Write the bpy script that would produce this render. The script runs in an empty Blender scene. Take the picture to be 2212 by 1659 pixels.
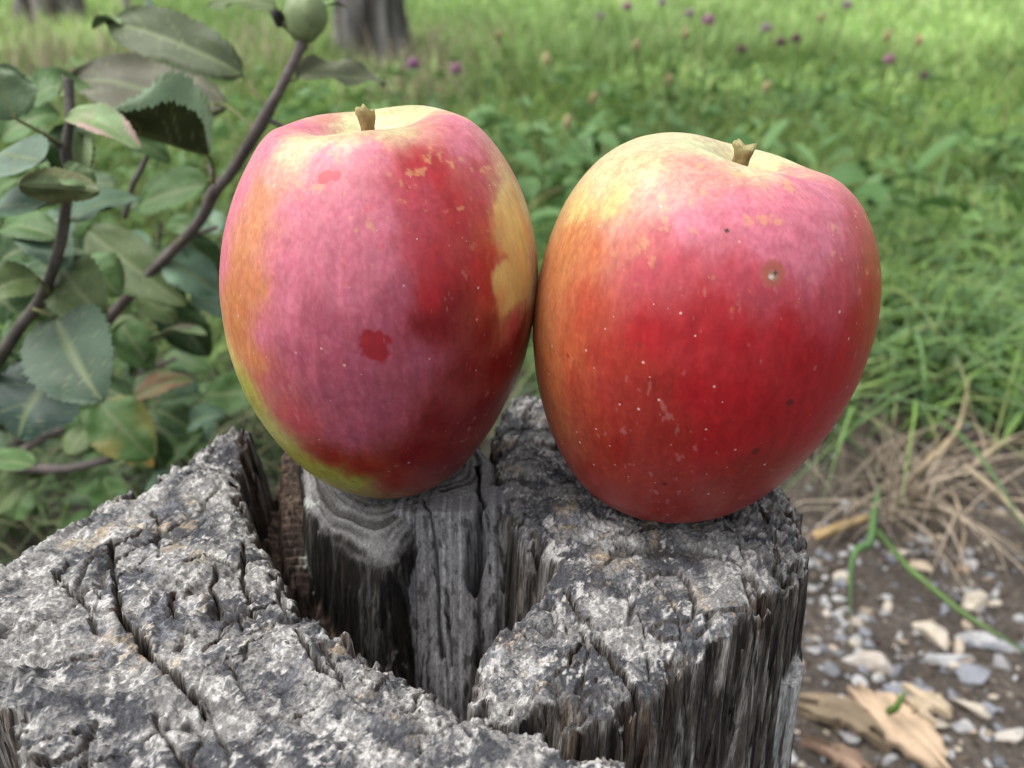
import bpy, math, random
import numpy as np
random.seed(7); rng = np.random.default_rng(11)
R = math.radians
SC = bpy.context.scene

# ------------------------------------------------------------------ camera, sky, sun, exposure
F = 1736.0; PITCH = R(27); ZC = 0.40
CAM = np.array([0, 0, ZC])
RT = np.array([1.0, 0, 0]); UP = np.array([0, math.sin(PITCH), math.cos(PITCH)]); FW = np.array([0, math.cos(PITCH), -math.sin(PITCH)])
cd = bpy.data.cameras.new('camera'); cam = bpy.data.objects.new('camera', cd); SC.collection.objects.link(cam)
cam.location = CAM; cam.rotation_euler = (math.pi/2-PITCH, 0, 0)
cd.sensor_width = 36; cd.lens = F/2212*36; cd.clip_start = 0.01; cd.clip_end = 500
cd.dof.use_dof = True; cd.dof.focus_distance = 0.162; cd.dof.aperture_fstop = 15.5
SC.camera = cam
W = bpy.data.worlds.new('World'); SC.world = W; W.use_nodes = True
wn = W.node_tree.nodes; wl = W.node_tree.links
SUN_EL, SUN_AZ = R(63), R(265)          # azimuth clockwise from +Y: from the left
sky = wn.new('ShaderNodeTexSky'); sky.sky_type = 'NISHITA'; sky.sun_disc = False
sky.sun_elevation = SUN_EL; sky.sun_rotation = SUN_AZ; sky.air_density = 1.0; sky.dust_density = 5; sky.ozone_density = 1
hs = wn.new('ShaderNodeHueSaturation'); hs.inputs['Saturation'].default_value = 0.22
wl.new(sky.outputs[0], hs.inputs['Color']); wl.new(hs.outputs[0], wn['Background'].inputs[0])
wn['Background'].inputs[1].default_value = 0.15
sd_ = bpy.data.lights.new('sun', 'SUN'); sun = bpy.data.objects.new('sun', sd_); SC.collection.objects.link(sun)
sd_.energy = 0.8; sd_.angle = R(45); sd_.color = (1, .96, .9)
sun.rotation_euler = (math.pi/2-SUN_EL, 0, -SUN_AZ+math.pi)
SC.view_settings.view_transform = 'Standard'; SC.view_settings.look = 'None'; SC.view_settings.gamma = 1
SC.view_settings.exposure = 0.97
SC.cycles.use_denoising = True; SC.cycles.filter_width = 1.05

# ------------------------------------------------------------------ helpers
def ray(px, py): return FW+RT*((px-1106)/F)+UP*((829.5-py)/F)
def at(px, py, depth): return CAM+depth*ray(px, py)
def onz(px, py, z=0.0):
    d = ray(px, py); return CAM+d*((z-ZC)/d[2])
def proj(P):
    d = P-CAM; z = d@FW
    return np.stack([1106+F*(d@RT)/z, 829.5-F*(d@UP)/z], -1), z
def _h(i, j, k, s):
    n = (i.astype(np.int64)*374761393+j.astype(np.int64)*668265263+k.astype(np.int64)*2147483647+s*1442695041) & 0xffffffff
    n = ((n ^ (n >> 13))*1274126177) & 0xffffffff
    n = ((n ^ (n >> 15))*2246822519) & 0xffffffff
    return ((n ^ (n >> 16)) & 0xffffff)/float(0xffffff)
def vn(x, y, s=0, z=None):                      # value noise -1..1
    x = np.asarray(x, float); y = np.asarray(y, float)
    if z is None:
        i = np.floor(x); j = np.floor(y); fx = x-i; fy = y-j; k = np.zeros_like(i)
        fx = fx*fx*fx*(fx*(fx*6-15)+10); fy = fy*fy*fy*(fy*(fy*6-15)+10)
        a = _h(i, j, k, s); b = _h(i+1, j, k, s); c = _h(i, j+1, k, s); d = _h(i+1, j+1, k, s)
        return 2*((a*(1-fx)+b*fx)*(1-fy)+(c*(1-fx)+d*fx)*fy)-1
    k0 = np.floor(z); fz = z-k0; fz = fz*fz*(3-2*fz)
    i = np.floor(x); j = np.floor(y); fx = x-i; fy = y-j
    fx = fx*fx*(3-2*fx); fy = fy*fy*(3-2*fy); r = 0
    for dk, wz in ((0, 1-fz), (1, fz)):
        a = _h(i, j, k0+dk, s); b = _h(i+1, j, k0+dk, s); c = _h(i, j+1, k0+dk, s); d = _h(i+1, j+1, k0+dk, s)
        r = r+wz*((a*(1-fx)+b*fx)*(1-fy)+(c*(1-fx)+d*fx)*fy)
    return 2*r-1
def fbm(x, y, s=0, o=4, g=.5, z=None):
    r = 0; a = 1; t = 0
    for k in range(o):
        f = 2.03**k
        r = r+a*vn(x*f+k*17.3, y*f-k*9.1, s+k, None if z is None else z*f); t += a; a *= g
    return r/t
def sst(a, b, x):
    t = np.clip((x-a)/(b-a), 0, 1); return t*t*(3-2*t)
def lin(*c): return tuple((x/255/12.92) if x/255 <= .04045 else ((x/255+.055)/1.055)**2.4 for x in c)

def link(name, me, mat=None, parent=None, loc=None):
    o = bpy.data.objects.new(name, me); SC.collection.objects.link(o)
    for m in (mat if isinstance(mat, (list, tuple)) else [mat] if mat else []): me.materials.append(m)
    if parent: o.parent = parent
    if loc is not None: o.location = loc
    return o
def mesh_np(name, V, Q, col=None, smooth=True, midx=None, attrs=None, uv=None):
    V = np.ascontiguousarray(V, np.float32); Q = np.ascontiguousarray(Q, np.int32); k = Q.shape[1]
    me = bpy.data.meshes.new(name); me.vertices.add(len(V)); me.vertices.foreach_set('co', V.ravel())
    me.loops.add(Q.size); me.loops.foreach_set('vertex_index', Q.ravel())
    me.polygons.add(len(Q)); me.polygons.foreach_set('loop_start', np.arange(len(Q), dtype=np.int32)*k)
    me.polygons.foreach_set('use_smooth', np.full(len(Q), bool(smooth)))
    if midx is not None: me.polygons.foreach_set('material_index', np.ascontiguousarray(midx, np.int32))
    if col is not None:
        a = me.color_attributes.new('Col', 'FLOAT_COLOR', 'POINT')
        c = np.ones((len(V), 4), np.float32); c[:, :3] = col; a.data.foreach_set('color', c.ravel())
    for n, v in (attrs or {}).items():
        a = me.attributes.new(n, 'FLOAT', 'POINT'); a.data.foreach_set('value', np.ascontiguousarray(v, np.float32))
    me.update(calc_edges=True); me.validate()
    return me
def grid_quads(n, m, wrap=False):
    i = np.arange(n-1)[:, None]; j = np.arange(m if wrap else m-1)[None]
    a = i*m+j; b = i*m+(j+1) % m
    return np.stack([a, b, b+m, a+m], -1).reshape(-1, 4)
def tag(o, label=None, cat=None, group=None, kind=None):
    if label: o['label'] = label
    if cat: o['category'] = cat
    if group: o['group'] = group
    if kind: o['kind'] = kind
    return o
def empty(name, loc):
    o = bpy.data.objects.new(name, None); SC.collection.objects.link(o); o.location = tuple(loc); o.empty_display_size = .02
    return o
def tube(path, rad, seg=10, rough=0.0, seed=0, sub=6):
    P = np.array(path, float); rad = np.array(rad, float)*np.ones(len(P))
    t = np.linspace(0, len(P)-1, (len(P)-1)*sub+1)
    out = []
    for tt in t:                                 # Catmull-Rom
        i = min(int(tt), len(P)-2); f = tt-i
        p0, p1, p2, p3 = P[max(i-1, 0)], P[i], P[i+1], P[min(i+2, len(P)-1)]
        out.append(.5*((2*p1)+(-p0+p2)*f+(2*p0-5*p1+4*p2-p3)*f*f+(-p0+3*p1-3*p2+p3)*f**3))
    C = np.array(out); r = np.interp(t, np.arange(len(P)), rad)
    T = np.gradient(C, axis=0); T /= np.linalg.norm(T, axis=1)[:, None]+1e-12
    ref = np.array([.3, .5, .8]); 
    A = np.cross(T, ref); A /= np.linalg.norm(A, axis=1)[:, None]+1e-9; B = np.cross(T, A)
    ph = np.linspace(0, 2*np.pi, seg, endpoint=False)
    rr = r[:, None]*(1+rough*vn(t[:, None]*3.1/sub*2+0*ph[None], ph[None]*1.3+0*t[:, None], seed))
    V = C[:, None]+rr[..., None]*(np.cos(ph)[None, :, None]*A[:, None]+np.sin(ph)[None, :, None]*B[:, None])
    V = np.concatenate([V.reshape(-1, 3), C[:1], C[-1:]]); n = len(C)
    Q = grid_quads(n, seg, True)
    j = np.arange(seg); a0 = n*seg
    c1 = np.stack([np.full(seg, a0), (j+1) % seg, j, j], -1)[:, :4]
    c2 = np.stack([np.full(seg, a0+1), (n-1)*seg+j, (n-1)*seg+(j+1) % seg, (n-1)*seg+(j+1) % seg], -1)
    tri = np.concatenate([np.concatenate([Q[:, [0, 1, 2]], Q[:, [0, 2, 3]]]), c1[:, :3], c2[:, :3]])
    return V, tri

# ------------------------------------------------------------------ materials
def M(name):
    m = bpy.data.materials.new(name); m.use_nodes = True; nt = m.node_tree; b = nt.nodes['Principled BSDF']
    return m, nt.nodes, nt.links, b
def nd(N, t, **k):
    n = N.new(t)
    for a, v in k.items():
        if a in n.inputs: n.inputs[a].default_value = v
        else: setattr(n, a, v)
    return n
def mul_noise(N, L, src, scale, lo, hi, vec=None, detail=6):
    t = nd(N, 'ShaderNodeTexNoise', Scale=scale, Detail=detail, Roughness=.65)
    if vec: L.new(vec, t.inputs['Vector'])
    r = nd(N, 'ShaderNodeMapRange'); r.inputs[1].default_value = .25; r.inputs[2].default_value = .75
    r.inputs[3].default_value = lo; r.inputs[4].default_value = hi; L.new(t.outputs['Fac'], r.inputs[0])
    m = nd(N, 'ShaderNodeMix', data_type='RGBA', blend_type='MULTIPLY'); m.inputs[0].default_value = 1
    L.new(src, m.inputs[6]); L.new(r.outputs[0], m.inputs[7])
    return m.outputs[2], t
def objcoord(N, L, sc=(1, 1, 1)):
    tc = nd(N, 'ShaderNodeTexCoord'); mp = nd(N, 'ShaderNodeMapping'); mp.inputs['Scale'].default_value = sc
    L.new(tc.outputs['Object'], mp.inputs['Vector']); return mp.outputs[0]
def bump(N, L, b, h, strength, dist):
    bp = nd(N, 'ShaderNodeBump', Strength=strength, Distance=dist); L.new(h, bp.inputs['Height'])
    L.new(bp.outputs[0], b.inputs['Normal']); return bp
def vcol_mat(name, rough=.8, noise=None, bmp=None, trans=0, spec=.3, sc=(1, 1, 1)):
    m, N, L, b = M(name); a = nd(N, 'ShaderNodeAttribute', attribute_name='Col'); src = a.outputs['Color']
    v = objcoord(N, L, sc)
    if noise: src, _ = mul_noise(N, L, src, noise[0], noise[1], noise[2], v)
    L.new(src, b.inputs['Base Color']); b.inputs['Roughness'].default_value = rough; b.inputs['Specular IOR Level'].default_value = spec
    if bmp:
        t = nd(N, 'ShaderNodeTexNoise', Scale=bmp[0], Detail=6); L.new(v, t.inputs['Vector']); bump(N, L, b, t.outputs['Fac'], bmp[1], bmp[2])
    if trans:
        tb = nd(N, 'ShaderNodeBsdfTranslucent'); L.new(src, tb.inputs['Color'])
        mx = nd(N, 'ShaderNodeMixShader'); mx.inputs[0].default_value = trans
        L.new(b.outputs[0], mx.inputs[1]); L.new(tb.outputs[0], mx.inputs[2]); L.new(mx.outputs[0], N['Material Output'].inputs['Surface'])
    return m
m_grass = vcol_mat('grass_blades', .55, None, None, .25, .35)
m_straw = vcol_mat('straw', .7, (300, .75, 1.2), None, .15, .2)
m_bark = vcol_mat('twig_bark', .6, (420, .6, 1.35), (900, .5, .0006), 0, .35)
m_trunk = vcol_mat('trunk_bark', .9, (28, .45, 1.5), (30, 1, .02), 0, .1, (1, 1, .25))
m_stone = vcol_mat('stones', .75, (160, .75, 1.25), (500, .4, .0008), 0, .3)
m_chip = vcol_mat('split_wood', .8, (60, .7, 1.2), (200, .5, .001), 0, .2, (1, 1, 1))
m_petal = vcol_mat('clover_petals', .7, None, None, .2, .2)
m_paint = vcol_mat('weathered_post', .7, (30, .75, 1.2), None, 0, .3, (1, 1, .2))
m_fruit = vcol_mat('fruitlet_skin', .5, (300, .85, 1.15), None, 0, .4)

def leaf_mat(name, under):
    m, N, L, b = M(name)
    a = nd(N, 'ShaderNodeAttribute', attribute_name='Col'); src = a.outputs['Color']
    v = objcoord(N, L); src, _ = mul_noise(N, L, src, 140, .78, 1.2, v)
    vn_ = nd(N, 'ShaderNodeAttribute', attribute_name='vein')
    mx = nd(N, 'ShaderNodeMix', data_type='RGBA'); L.new(vn_.outputs['Fac'], mx.inputs[0]); L.new(src, mx.inputs[6])
    mx.inputs[7].default_value = (.19, .24, .11, 1) if not under else (.30, .34, .16, 1)
    L.new(mx.outputs[2], b.inputs['Base Color']); b.inputs['Roughness'].default_value = .48 if not under else .7
    b.inputs['Specular IOR Level'].default_value = .30 if not under else .12
    t = nd(N, 'ShaderNodeTexNoise', Scale=900, Detail=3); L.new(v, t.inputs['Vector'])
    ad = nd(N, 'ShaderNodeMath', operation='MULTIPLY_ADD'); L.new(vn_.outputs['Fac'], ad.inputs[0]); ad.inputs[1].default_value = -1.2 if not under else 1.2
    L.new(t.outputs['Fac'], ad.inputs[2]); bump(N, L, b, ad.outputs[0], .45, .0006)
    tb = nd(N, 'ShaderNodeBsdfTranslucent'); L.new(mx.outputs[2], tb.inputs['Color'])
    ms = nd(N, 'ShaderNodeMixShader'); ms.inputs[0].default_value = .18
    L.new(b.outputs[0], ms.inputs[1]); L.new(tb.outputs[0], ms.inputs[2]); L.new(ms.outputs[0], N['Material Output'].inputs['Surface'])
    return m
m_leaf = leaf_mat('leaf_upper', False); m_under = leaf_mat('leaf_under', True)

# ------------------------------------------------------------------ ground
def gz(x, y):
    x = np.asarray(x, float); y = np.asarray(y, float)
    s = np.maximum(0, y-1.7)
    return .055*s*s/(s+.8)+.012*vn(x*2.1, y*2.1, 5)*sst(.3, 1.2, np.hypot(x, y))+.004*vn(x*9, y*9, 6)
def build_ground():
    k = np.concatenate([np.arange(-2, 4, .02), 4*1.045**np.arange(0, 95)]); k = np.concatenate([-2-(k[::-1][:97]-3.98)[:97]*1.0, k])
    ys = np.unique(np.concatenate([-np.geomspace(2, 200, 40), np.arange(-2, 3, .025), np.geomspace(3, 250, 90)]))
    xs = np.unique(np.concatenate([-np.geomspace(2, 200, 50), np.arange(-2, 2, .025), np.geomspace(2, 200, 50)]))
    X, Y = np.meshgrid(xs, ys); Z = gz(X, Y)
    m, N, L, b = M('soil_and_turf')
    v = objcoord(N, L)
    n1 = nd(N, 'ShaderNodeTexNoise', Scale=18, Detail=10, Roughness=.7); L.new(v, n1.inputs[0])
    cr = nd(N, 'ShaderNodeValToRGB'); L.new(n1.outputs[0], cr.inputs[0])
    e = cr.color_ramp.elements; e[0].position = .3; e[0].color = (.036, .031, .027, 1); e[1].position = .72; e[1].color = (.15, .127, .108, 1)
    n3 = nd(N, 'ShaderNodeTexNoise', Scale=220, Detail=5); L.new(v, n3.inputs[0])
    mm = nd(N, 'ShaderNodeMix', data_type='RGBA', blend_type='OVERLAY'); mm.inputs[0].default_value = .8
    L.new(cr.outputs[0], mm.inputs[6]); L.new(n3.outputs[0], mm.inputs[7])
    g = nd(N, 'ShaderNodeAttribute', attribute_name='turf')
    n2 = nd(N, 'ShaderNodeTexNoise', Scale=3, Detail=8); L.new(v, n2.inputs[0])
    cg = nd(N, 'ShaderNodeValToRGB'); L.new(n2.outputs[0], cg.inputs[0])
    e = cg.color_ramp.elements; e[0].position = .3; e[0].color = (.18, .29, .09, 1); e[1].position = .7; e[1].color = (.30, .45, .16, 1)
    mg = nd(N, 'ShaderNodeMix', data_type='RGBA'); L.new(g.outputs['Fac'], mg.inputs[0]); L.new(mm.outputs[2], mg.inputs[6]); L.new(cg.outputs[0], mg.inputs[7])
    L.new(mg.outputs[2], b.inputs['Base Color']); b.inputs['Roughness'].default_value = .95; b.inputs['Specular IOR Level'].default_value = .1
    bump(N, L, b, n3.outputs[0], 1, .008)
    turf = sst(1.2, 3.0, Y+.2*vn(X*3, Y*3, 9))
    me = mesh_np('ground', np.stack([X, Y, Z], -1).reshape(-1, 3), grid_quads(len(ys), len(xs)), attrs={'turf': turf.ravel()})
    tag(link('ground', me, m), kind='structure')
build_ground()

# ------------------------------------------------------------------ stump (a dense sculpted sheet, outer walls down to the soil)
ZS = 0.2826
def sdpoly(X, Y, poly):
    P = np.array(poly)[:, :2]; d = np.full(X.shape, 1e9); ins = np.zeros(X.shape, bool)
    for a, b in zip(P, np.roll(P, -1, 0)):
        e = b-a; L2 = e@e+1e-18; wx = X-a[0]; wy = Y-a[1]
        t = np.clip((wx*e[0]+wy*e[1])/L2, 0, 1)
        d = np.minimum(d, np.hypot(wx-t*e[0], wy-t*e[1]))
        c = (a[1] <= Y) != (b[1] <= Y)
        with np.errstate(divide='ignore', invalid='ignore'):
            ins ^= c & (X < e[0]*(Y-a[1])/e[1]+a[0])
    return np.where(ins, d, -d)
def sdline(X, Y, pts):
    P = np.array(pts)[:, :2]; d = np.full(X.shape, 1e9)
    for a, b in zip(P[:-1], P[1:]):
        e = b-a; t = np.clip(((X-a[0])*e[0]+(Y-a[1])*e[1])/(e@e+1e-18), 0, 1)
        d = np.minimum(d, np.hypot(X-a[0]-t*e[0], Y-a[1]-t*e[1]))
    return d
def pp(pts, z=ZS): return [onz(x, y, z) for x, y in pts]
FUN_Y, FUN_S = .166, 2.6
def fun_z(y): return ZS-.0015-FUN_S*np.maximum(0, FUN_Y-y)
def onfun(px, py):                               # a ray against the sloping smooth face
    d = ray(px, py)                              # z = k + S*y
    k = ZS-.0015-FUN_S*FUN_Y; t = (k-ZC+FUN_S*0)/(d[2]-FUN_S*d[1]); p = CAM+d*t
    return p if p[1] < FUN_Y else onz(px, py, ZS-.0015)
def build_stump():
    h = .00036
    xs = np.arange(-.185, .125, h); ys = np.arange(.02, .30, h)
    X, Y = np.meshgrid(xs, ys)
    # low and mid noises, in metres
    n_big = fbm(X/.02, Y/.02, 1, 3); n_mid = fbm(X/.0055, Y/.0055, 2, 3); n_fine = fbm(X/.0016, Y/.0016, 3, 3)
    rid = 1-np.abs(fbm(X/.0034, Y/.0034, 4, 3))*2; rid2 = 1-np.abs(fbm(X/.0013, Y/.0013, 8, 2))*2
    # growth-ring coordinates about the pith in the hollow
    pc = onz(905, 1370, ZS); dx = X-pc[0]+.004*n_big; dy = (Y-pc[1])+.004*np.roll(n_big, 40, 0)
    rr = np.hypot(dx, dy); th = np.arctan2(dy, dx)
    fl = .0011*fbm(X/.0030, Y/.0030, 21, 3)+.0006*fbm(X/.0010, Y/.0010, 22, 2)    # fluting of the split faces
    ringn = vn(rr/.0042, th*2.2, 31)+.55*vn(rr/.0017, th*3, 32)
    blocks = np.minimum(np.abs(vn(rr/.0055, th*1.5, 33)), 1.5*np.abs(vn(rr/.013, th*11, 34)))
    brk = sst(.05, .5, fbm(X/.0026, Y/.0026, 23, 2))*.010+sst(.1, .5, fbm(X/.0060, Y/.0060, 24, 2))*.012
    layers = []
    def reg(name, poly, z, slope, rnd=.0015, fk=1.0, col=(.3, .29, .28)):
        sd = gblur(sdpoly(X, Y, poly), .0042 if name == 'C' else .0016)+fl*fk
        hh = z-np.where(sd < 0, -sd*slope, 0)-rnd*np.exp(-np.maximum(sd, 0)/(.0016+rnd*.4))*(sd >= 0)-rnd*(sd < 0)
        if name in 'AB': hh = hh-np.where(sd >= 0, brk*np.clip(1-sd/.0028, 0, 1), brk)
        layers.append((name, hh, sd)); return sd
    g0_ = fbm(X/.015, Y/.015, 17, 2)
    crumb = np.maximum(0, fbm(X/.0024, Y/.0024, 15, 3, .6))*.0007+np.maximum(0, fbm(X/.0009, Y/.0009, 16, 2, .7))*.0011
    rad_ = vn(th*150/(1+0*rr), rr/.007, 35)+.6*vn(th*330, rr/.005, 36)
    tex_top = .00045*n_mid+.00040*n_fine+.0003*rid+.00025*rid2+.00055*ringn+.00022*rad_+crumb*sst(-.5, .3, n_big)-.0016*sst(.10, 0., blocks)*sst(-.4, .2, g0_)
    # whole outline, low and dark inside
    def gblur(A_, s_):
        P_ = int(3*s_/h)+2; B_ = np.pad(A_, P_, 'edge'); k_ = np.exp(-.5*(np.arange(-P_, P_+1)*h/s_)**2); k_ /= k_.sum()
        for ax_ in (0, 1):
            n_ = B_.shape[ax_]; sh_ = [1, 1]; sh_[ax_] = -1; kk = np.zeros(n_); kk[:2*P_+1] = k_; kk = np.roll(kk, -P_)
            B_ = np.fft.irfft(np.fft.rfft(B_, axis=ax_)*np.fft.rfft(kk).reshape(sh_), n_, axis=ax_)
        return B_[P_:-P_, P_:-P_]
    outline = pp([(552, 914), (480, 935), (395, 968), (378, 990), (300, 1040), (215, 1072), (150, 1115), (60, 1165), (0, 1205), (-150, 1290), (-250, 1400), (-190, 1500), (0, 1530), (60, 1720),
                  (300, 2000), (800, 2100), (1300, 1900), (1470, 1640), (1480, 1400), (1600, 1345), (1700, 1275), (1752, 1200), (1748, 1140), (1722, 1060), (1690, 1033), (1600, 960), (1400, 870), (1250, 850), (1170, 843), (1110, 842), (1000, 870), (800, 890), (640, 900)])
    sdo = sdpoly(X, Y, outline)
    base = .165+.006*n_big+.003*n_mid-np.where(sdo+fl < 0, -(sdo+fl)*22, 0)
    layers.append(('base', base, sdo))
    zA = ZS+.0012*n_big+tex_top*1.15
    A = pp([(552, 914), (480, 935), (395, 968), (378, 990), (300, 1040), (215, 1072), (150, 1115), (60, 1165), (0, 1205), (-150, 1290), (-250, 1400), (-190, 1500), (0, 1530), (50, 1700),
            (300, 2000), (800, 2100), (1250, 1850), (1462, 1650), (1420, 1632), (1300, 1606), (1200, 1596), (1130, 1565), (1060, 1545), (1000, 1520), (900, 1455), (830, 1420), (780, 1385), (700, 1330), (645, 1292), (605, 1240), (590, 1190), (556, 1140), (530, 1080), (512, 1040), (515, 985)])
    sdA = reg('A', A, zA-.0022*sst(.01, -.0, np.abs(sdline(X, Y, pp([(395, 968), (560, 1010)]))-.0)) , 10, .0032)
    # lower strip behind the left block that carries the dark standing face
    zB = ZS+.0012*n_big+tex_top
    Bp = pp([(1080, 1085), (1100, 1118), (1150, 1170), (1190, 1215), (1120, 1275), (1050, 1325), (1018, 1390), (1008, 1450), (1040, 1490), (1150, 1478), (1300, 1492), (1440, 1450), (1466, 1385), (1600, 1345), (1700, 1275), (1752, 1200),
             (1748, 1140), (1722, 1060), (1690, 1033), (1600, 960), (1400, 870), (1250, 850), (1170, 843), (1110, 842), (1080, 880), (1064, 930), (1052, 1000)])
    kn = onz(1230, 1420, ZS); dk = np.hypot(X-kn[0], (Y-kn[1])*1.3)
    zB = zB-.010*sst(.045, .0, np.hypot(X-kn[0], Y-kn[1]))*sst(.150, .112, Y)+.004*np.exp(-(dk/.012)**2)
    corr = sst(.040, .075, X)                    # corrugated rings near the right edge
    zB = zB+corr*(.0011*np.sin(rr/.0032*2*np.pi+2.5*n_mid)+.0006*n_fine)-.006*sst(.068, .082, X)*sst(.17, .14, Y)
    # seat of the right apple: a shallow worn dip
    sR = np.hypot(X-.0325, Y-.1823); zB = zB-.0022*sst(.03, .012, sR)
    sdB = reg('B', Bp, zB, 11, .0042)
    zC = ZS-.0004+.0006*n_mid+.0003*n_fine
    Cp = pp([(652, 1040), (662, 1085), (715, 1112), (775, 1143), (806, 1163), (835, 1168), (858, 1150), (880, 1115), (950, 1075), (1062, 1070), (1085, 1000), (1000, 900), (640, 915)])
    sdc = gblur(sdpoly(X, Y, Cp), .0042)
    sw = sdc+.0009*fbm(X/.009, Y/.009, 45, 2); lipn = np.clip(1.3*vn(sw/.00085, (X-Y)/.035, 44)+.7*vn(sw/.00042, (X-Y)/.02, 46), -1, 1)
    lipw = sst(.016, .004, sdc)
    zC = zC+lipw*.0006*lipn-.0015*sst(.0, .004, .004-sdc)
    zC = zC-.0075*np.clip(1-sdc/.012, 0, 1.2)**2*sst(.168, .155, Y)
    sL = np.hypot(X+.0392, Y-.1783); zC = zC-.0016*sst(.03, .012, sL)
    sdC = reg('C', Cp, zC, 7, .0018, .8)
    # smooth grey face below the left apple
    fp = [onfun(*p) for p in [(850, 1085), (852, 1200), (880, 1330), (905, 1430), (950, 1530), (1015, 1530), (1038, 1330), (1092, 1270), (1100, 1090), (1080, 1040), (900, 1050)]]
    grain = .00035*vn(X/.0011, Y/.03, 41)+.00035*vn(X/.0025, Y/.05, 42)+.0001*n_fine
    zF = np.minimum(fun_z(Y+.004*vn(X/.012, Y*0, 43)), ZS-.0012)+grain*1.6
    sdF = reg('F', fp, zF, 6, .0008, .5)
    # brown broken ledges low on the left of the hollow
    sdG = reg('G', pp([(600, 1000), (655, 985), (680, 1100), (760, 1180), (840, 1300), (830, 1400), (700, 1380), (610, 1270), (570, 1150)], .262), .256-.75*np.maximum(0, .172-Y)+.0045*n_mid+.0012*np.abs(n_fine)+.0022*n_big, 5, .001, 1.3)
    sdG2 = reg('G2', pp([(610, 980), (650, 980), (668, 1060), (676, 1160), (640, 1210), (605, 1160)], .27), .271-.9*np.maximum(0, .178-Y)+.0008*np.sin(Y/.0016*2*np.pi+2*n_mid)+.0008*n_mid, 7, .001, .8)
    # splinters standing in front of the smooth face, stub in the gap, flakes on the right
    reg('S', [onfun(*p) for p in [(1046, 1185), (1078, 1175), (1090, 1300), (1062, 1390), (1030, 1380)]], fun_z(Y)+.005+.001*n_fine, 9, .001, .6)
    reg('K', pp([(1032, 1530), (1060, 1486), (1100, 1492), (1152, 1545), (1140, 1590), (1050, 1580)], .262), .2625+.0022*n_mid+.0012*n_fine-.25*np.abs(X-onz(1075, 1500, .262)[0]), 5, .001, 1.4)
    reg('K2', pp([(1150, 1545), (1200, 1535), (1440, 1560), (1440, 1650), (1200, 1610)], .255), .256+.004*n_mid+.0015*n_fine, 6, .001, 1.6)
    reg('W1', pp([(1640, 1440), (1690, 1418), (1738, 1418), (1728, 1490), (1640, 1500)], .252), .252+.0010*n_fine+.004*vn(X/.004, Y/.004, 51), 22, .001, .7)
    reg('W2', pp([(1480, 1490), (1560, 1470), (1650, 1450), (1640, 1520), (1500, 1540)], .235), .236+.012*vn(X/.0035, Y/.01, 52), 20, .001, 1.6)
    Hs = np.stack([l[1] for l in layers]); idx = Hs.argmax(0); H = Hs.max(0)
    nm = [l[0] for l in layers]
    def is_(n): return idx == nm.index(n)
    # outer lumps along the weathered rim
    lump = sst(.010, .0, np.abs(sdo-.003))*np.maximum(0, fbm(X/.0050, Y/.0050, 61, 3, .6)-.05)*.0045*(X < -.02)
    H = H+lump*(is_('A'))
    # cracks
    wob = .0009*n_mid+.0004*n_fine
    wx_ = .0018*fbm(X/.006, Y/.006, 62, 3, .6); wy_ = .0018*fbm(X/.006, Y/.006, 63, 3, .6)
    def crack(pts, depth, w, f=pp):
        d = sdline(X+wx_, Y+wy_, f(pts)); w = w*.55*(1+.8*n_mid)
        return depth*np.clip(1.1+.9*n_mid, .25, 1.3)*np.exp(-(d/np.maximum(w, .00018))**2)
    cut = 0
    for pts, dp, w in [([(243, 1165), (246, 1230), (250, 1290), (262, 1330), (300, 1372), (328, 1418), (372, 1470), (440, 1545)], .0055, .00065),
                       ([(455, 1225), (463, 1290), (482, 1330)], .004, .0005), ([(527, 1175), (522, 1255), (536, 1315)], .004, .0005), ([(590, 1245), (602, 1300), (625, 1345)], .003, .00045),
                       ([(378, 1285), (378, 1345)], .0028, .00045), ([(440, 1405), (500, 1345), (560, 1316), (600, 1300)], .003, .0005), ([(330, 1100), (352, 1150), (345, 1195)], .0025, .00045),
                       ([(120, 1235), (180, 1290), (200, 1370)], .0022, .00045), ([(640, 1360), (660, 1420), (740, 1470)], .0025, .0005), ([(90, 1460), (160, 1430), (230, 1420)], .002, .0005),
                       ([(1220, 1262), (1268, 1330), (1330, 1395), (1400, 1462), (1430, 1500)], .005, .0006), ([(1270, 1330), (1240, 1400)], .003, .0004),
                       ([(1500, 1095), (1580, 1150), (1620, 1220)], .002, .0004), ([(1640, 1080), (1668, 1150), (1672, 1230)], .003, .0005), ([(1345, 1190), (1420, 1215)], .0015, .0004)]:
        cut = np.maximum(cut, crack(pts, dp, w))
    for pts, dp, w in [([(905, 1075), (930, 1120), (942, 1200), (950, 1330), (955, 1450)], .007, .0005), ([(1034, 1010), (1036, 1080), (1037, 1150)], .006, .0005), ([(975, 1330), (968, 1400), (972, 1480)], .004, .0006)]:
        cut = np.maximum(cut, crack(pts, dp, w, lambda q: [onfun(*p) for p in q]))
    slit = sdpoly(X, Y, [onfun(*p) for p in [(1040, 1160), (1048, 1190), (1038, 1240), (1024, 1300), (1012, 1280), (1020, 1210)]])
    cut = np.maximum(cut, .05*sst(-.0006, .0006, slit+.0006+wob*.3))
    H = H-cut
    H = np.maximum(H, gz(X, Y)-.03)
    # slope -> how much of a standing face
    gy, gx = np.gradient(H, h); st = np.hypot(gx, gy); wall = sst(1.2, 3.5, st)
    # ---- wood colours (weathering, lichen, stains; shade painted into the hollow)
    def mixc(a, b, t): return a*(1-t[..., None])+np.array(b)*t[..., None]
    g1 = fbm(X/.0027, Y/.0027, 71, 4, .7); g2 = fbm(X/.012, Y/.009, 72, 4, .6); g3 = fbm(X/.0008, Y/.0008, 73, 2, .7); g4 = fbm(X/.02, Y/.02, 74, 3)
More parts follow.
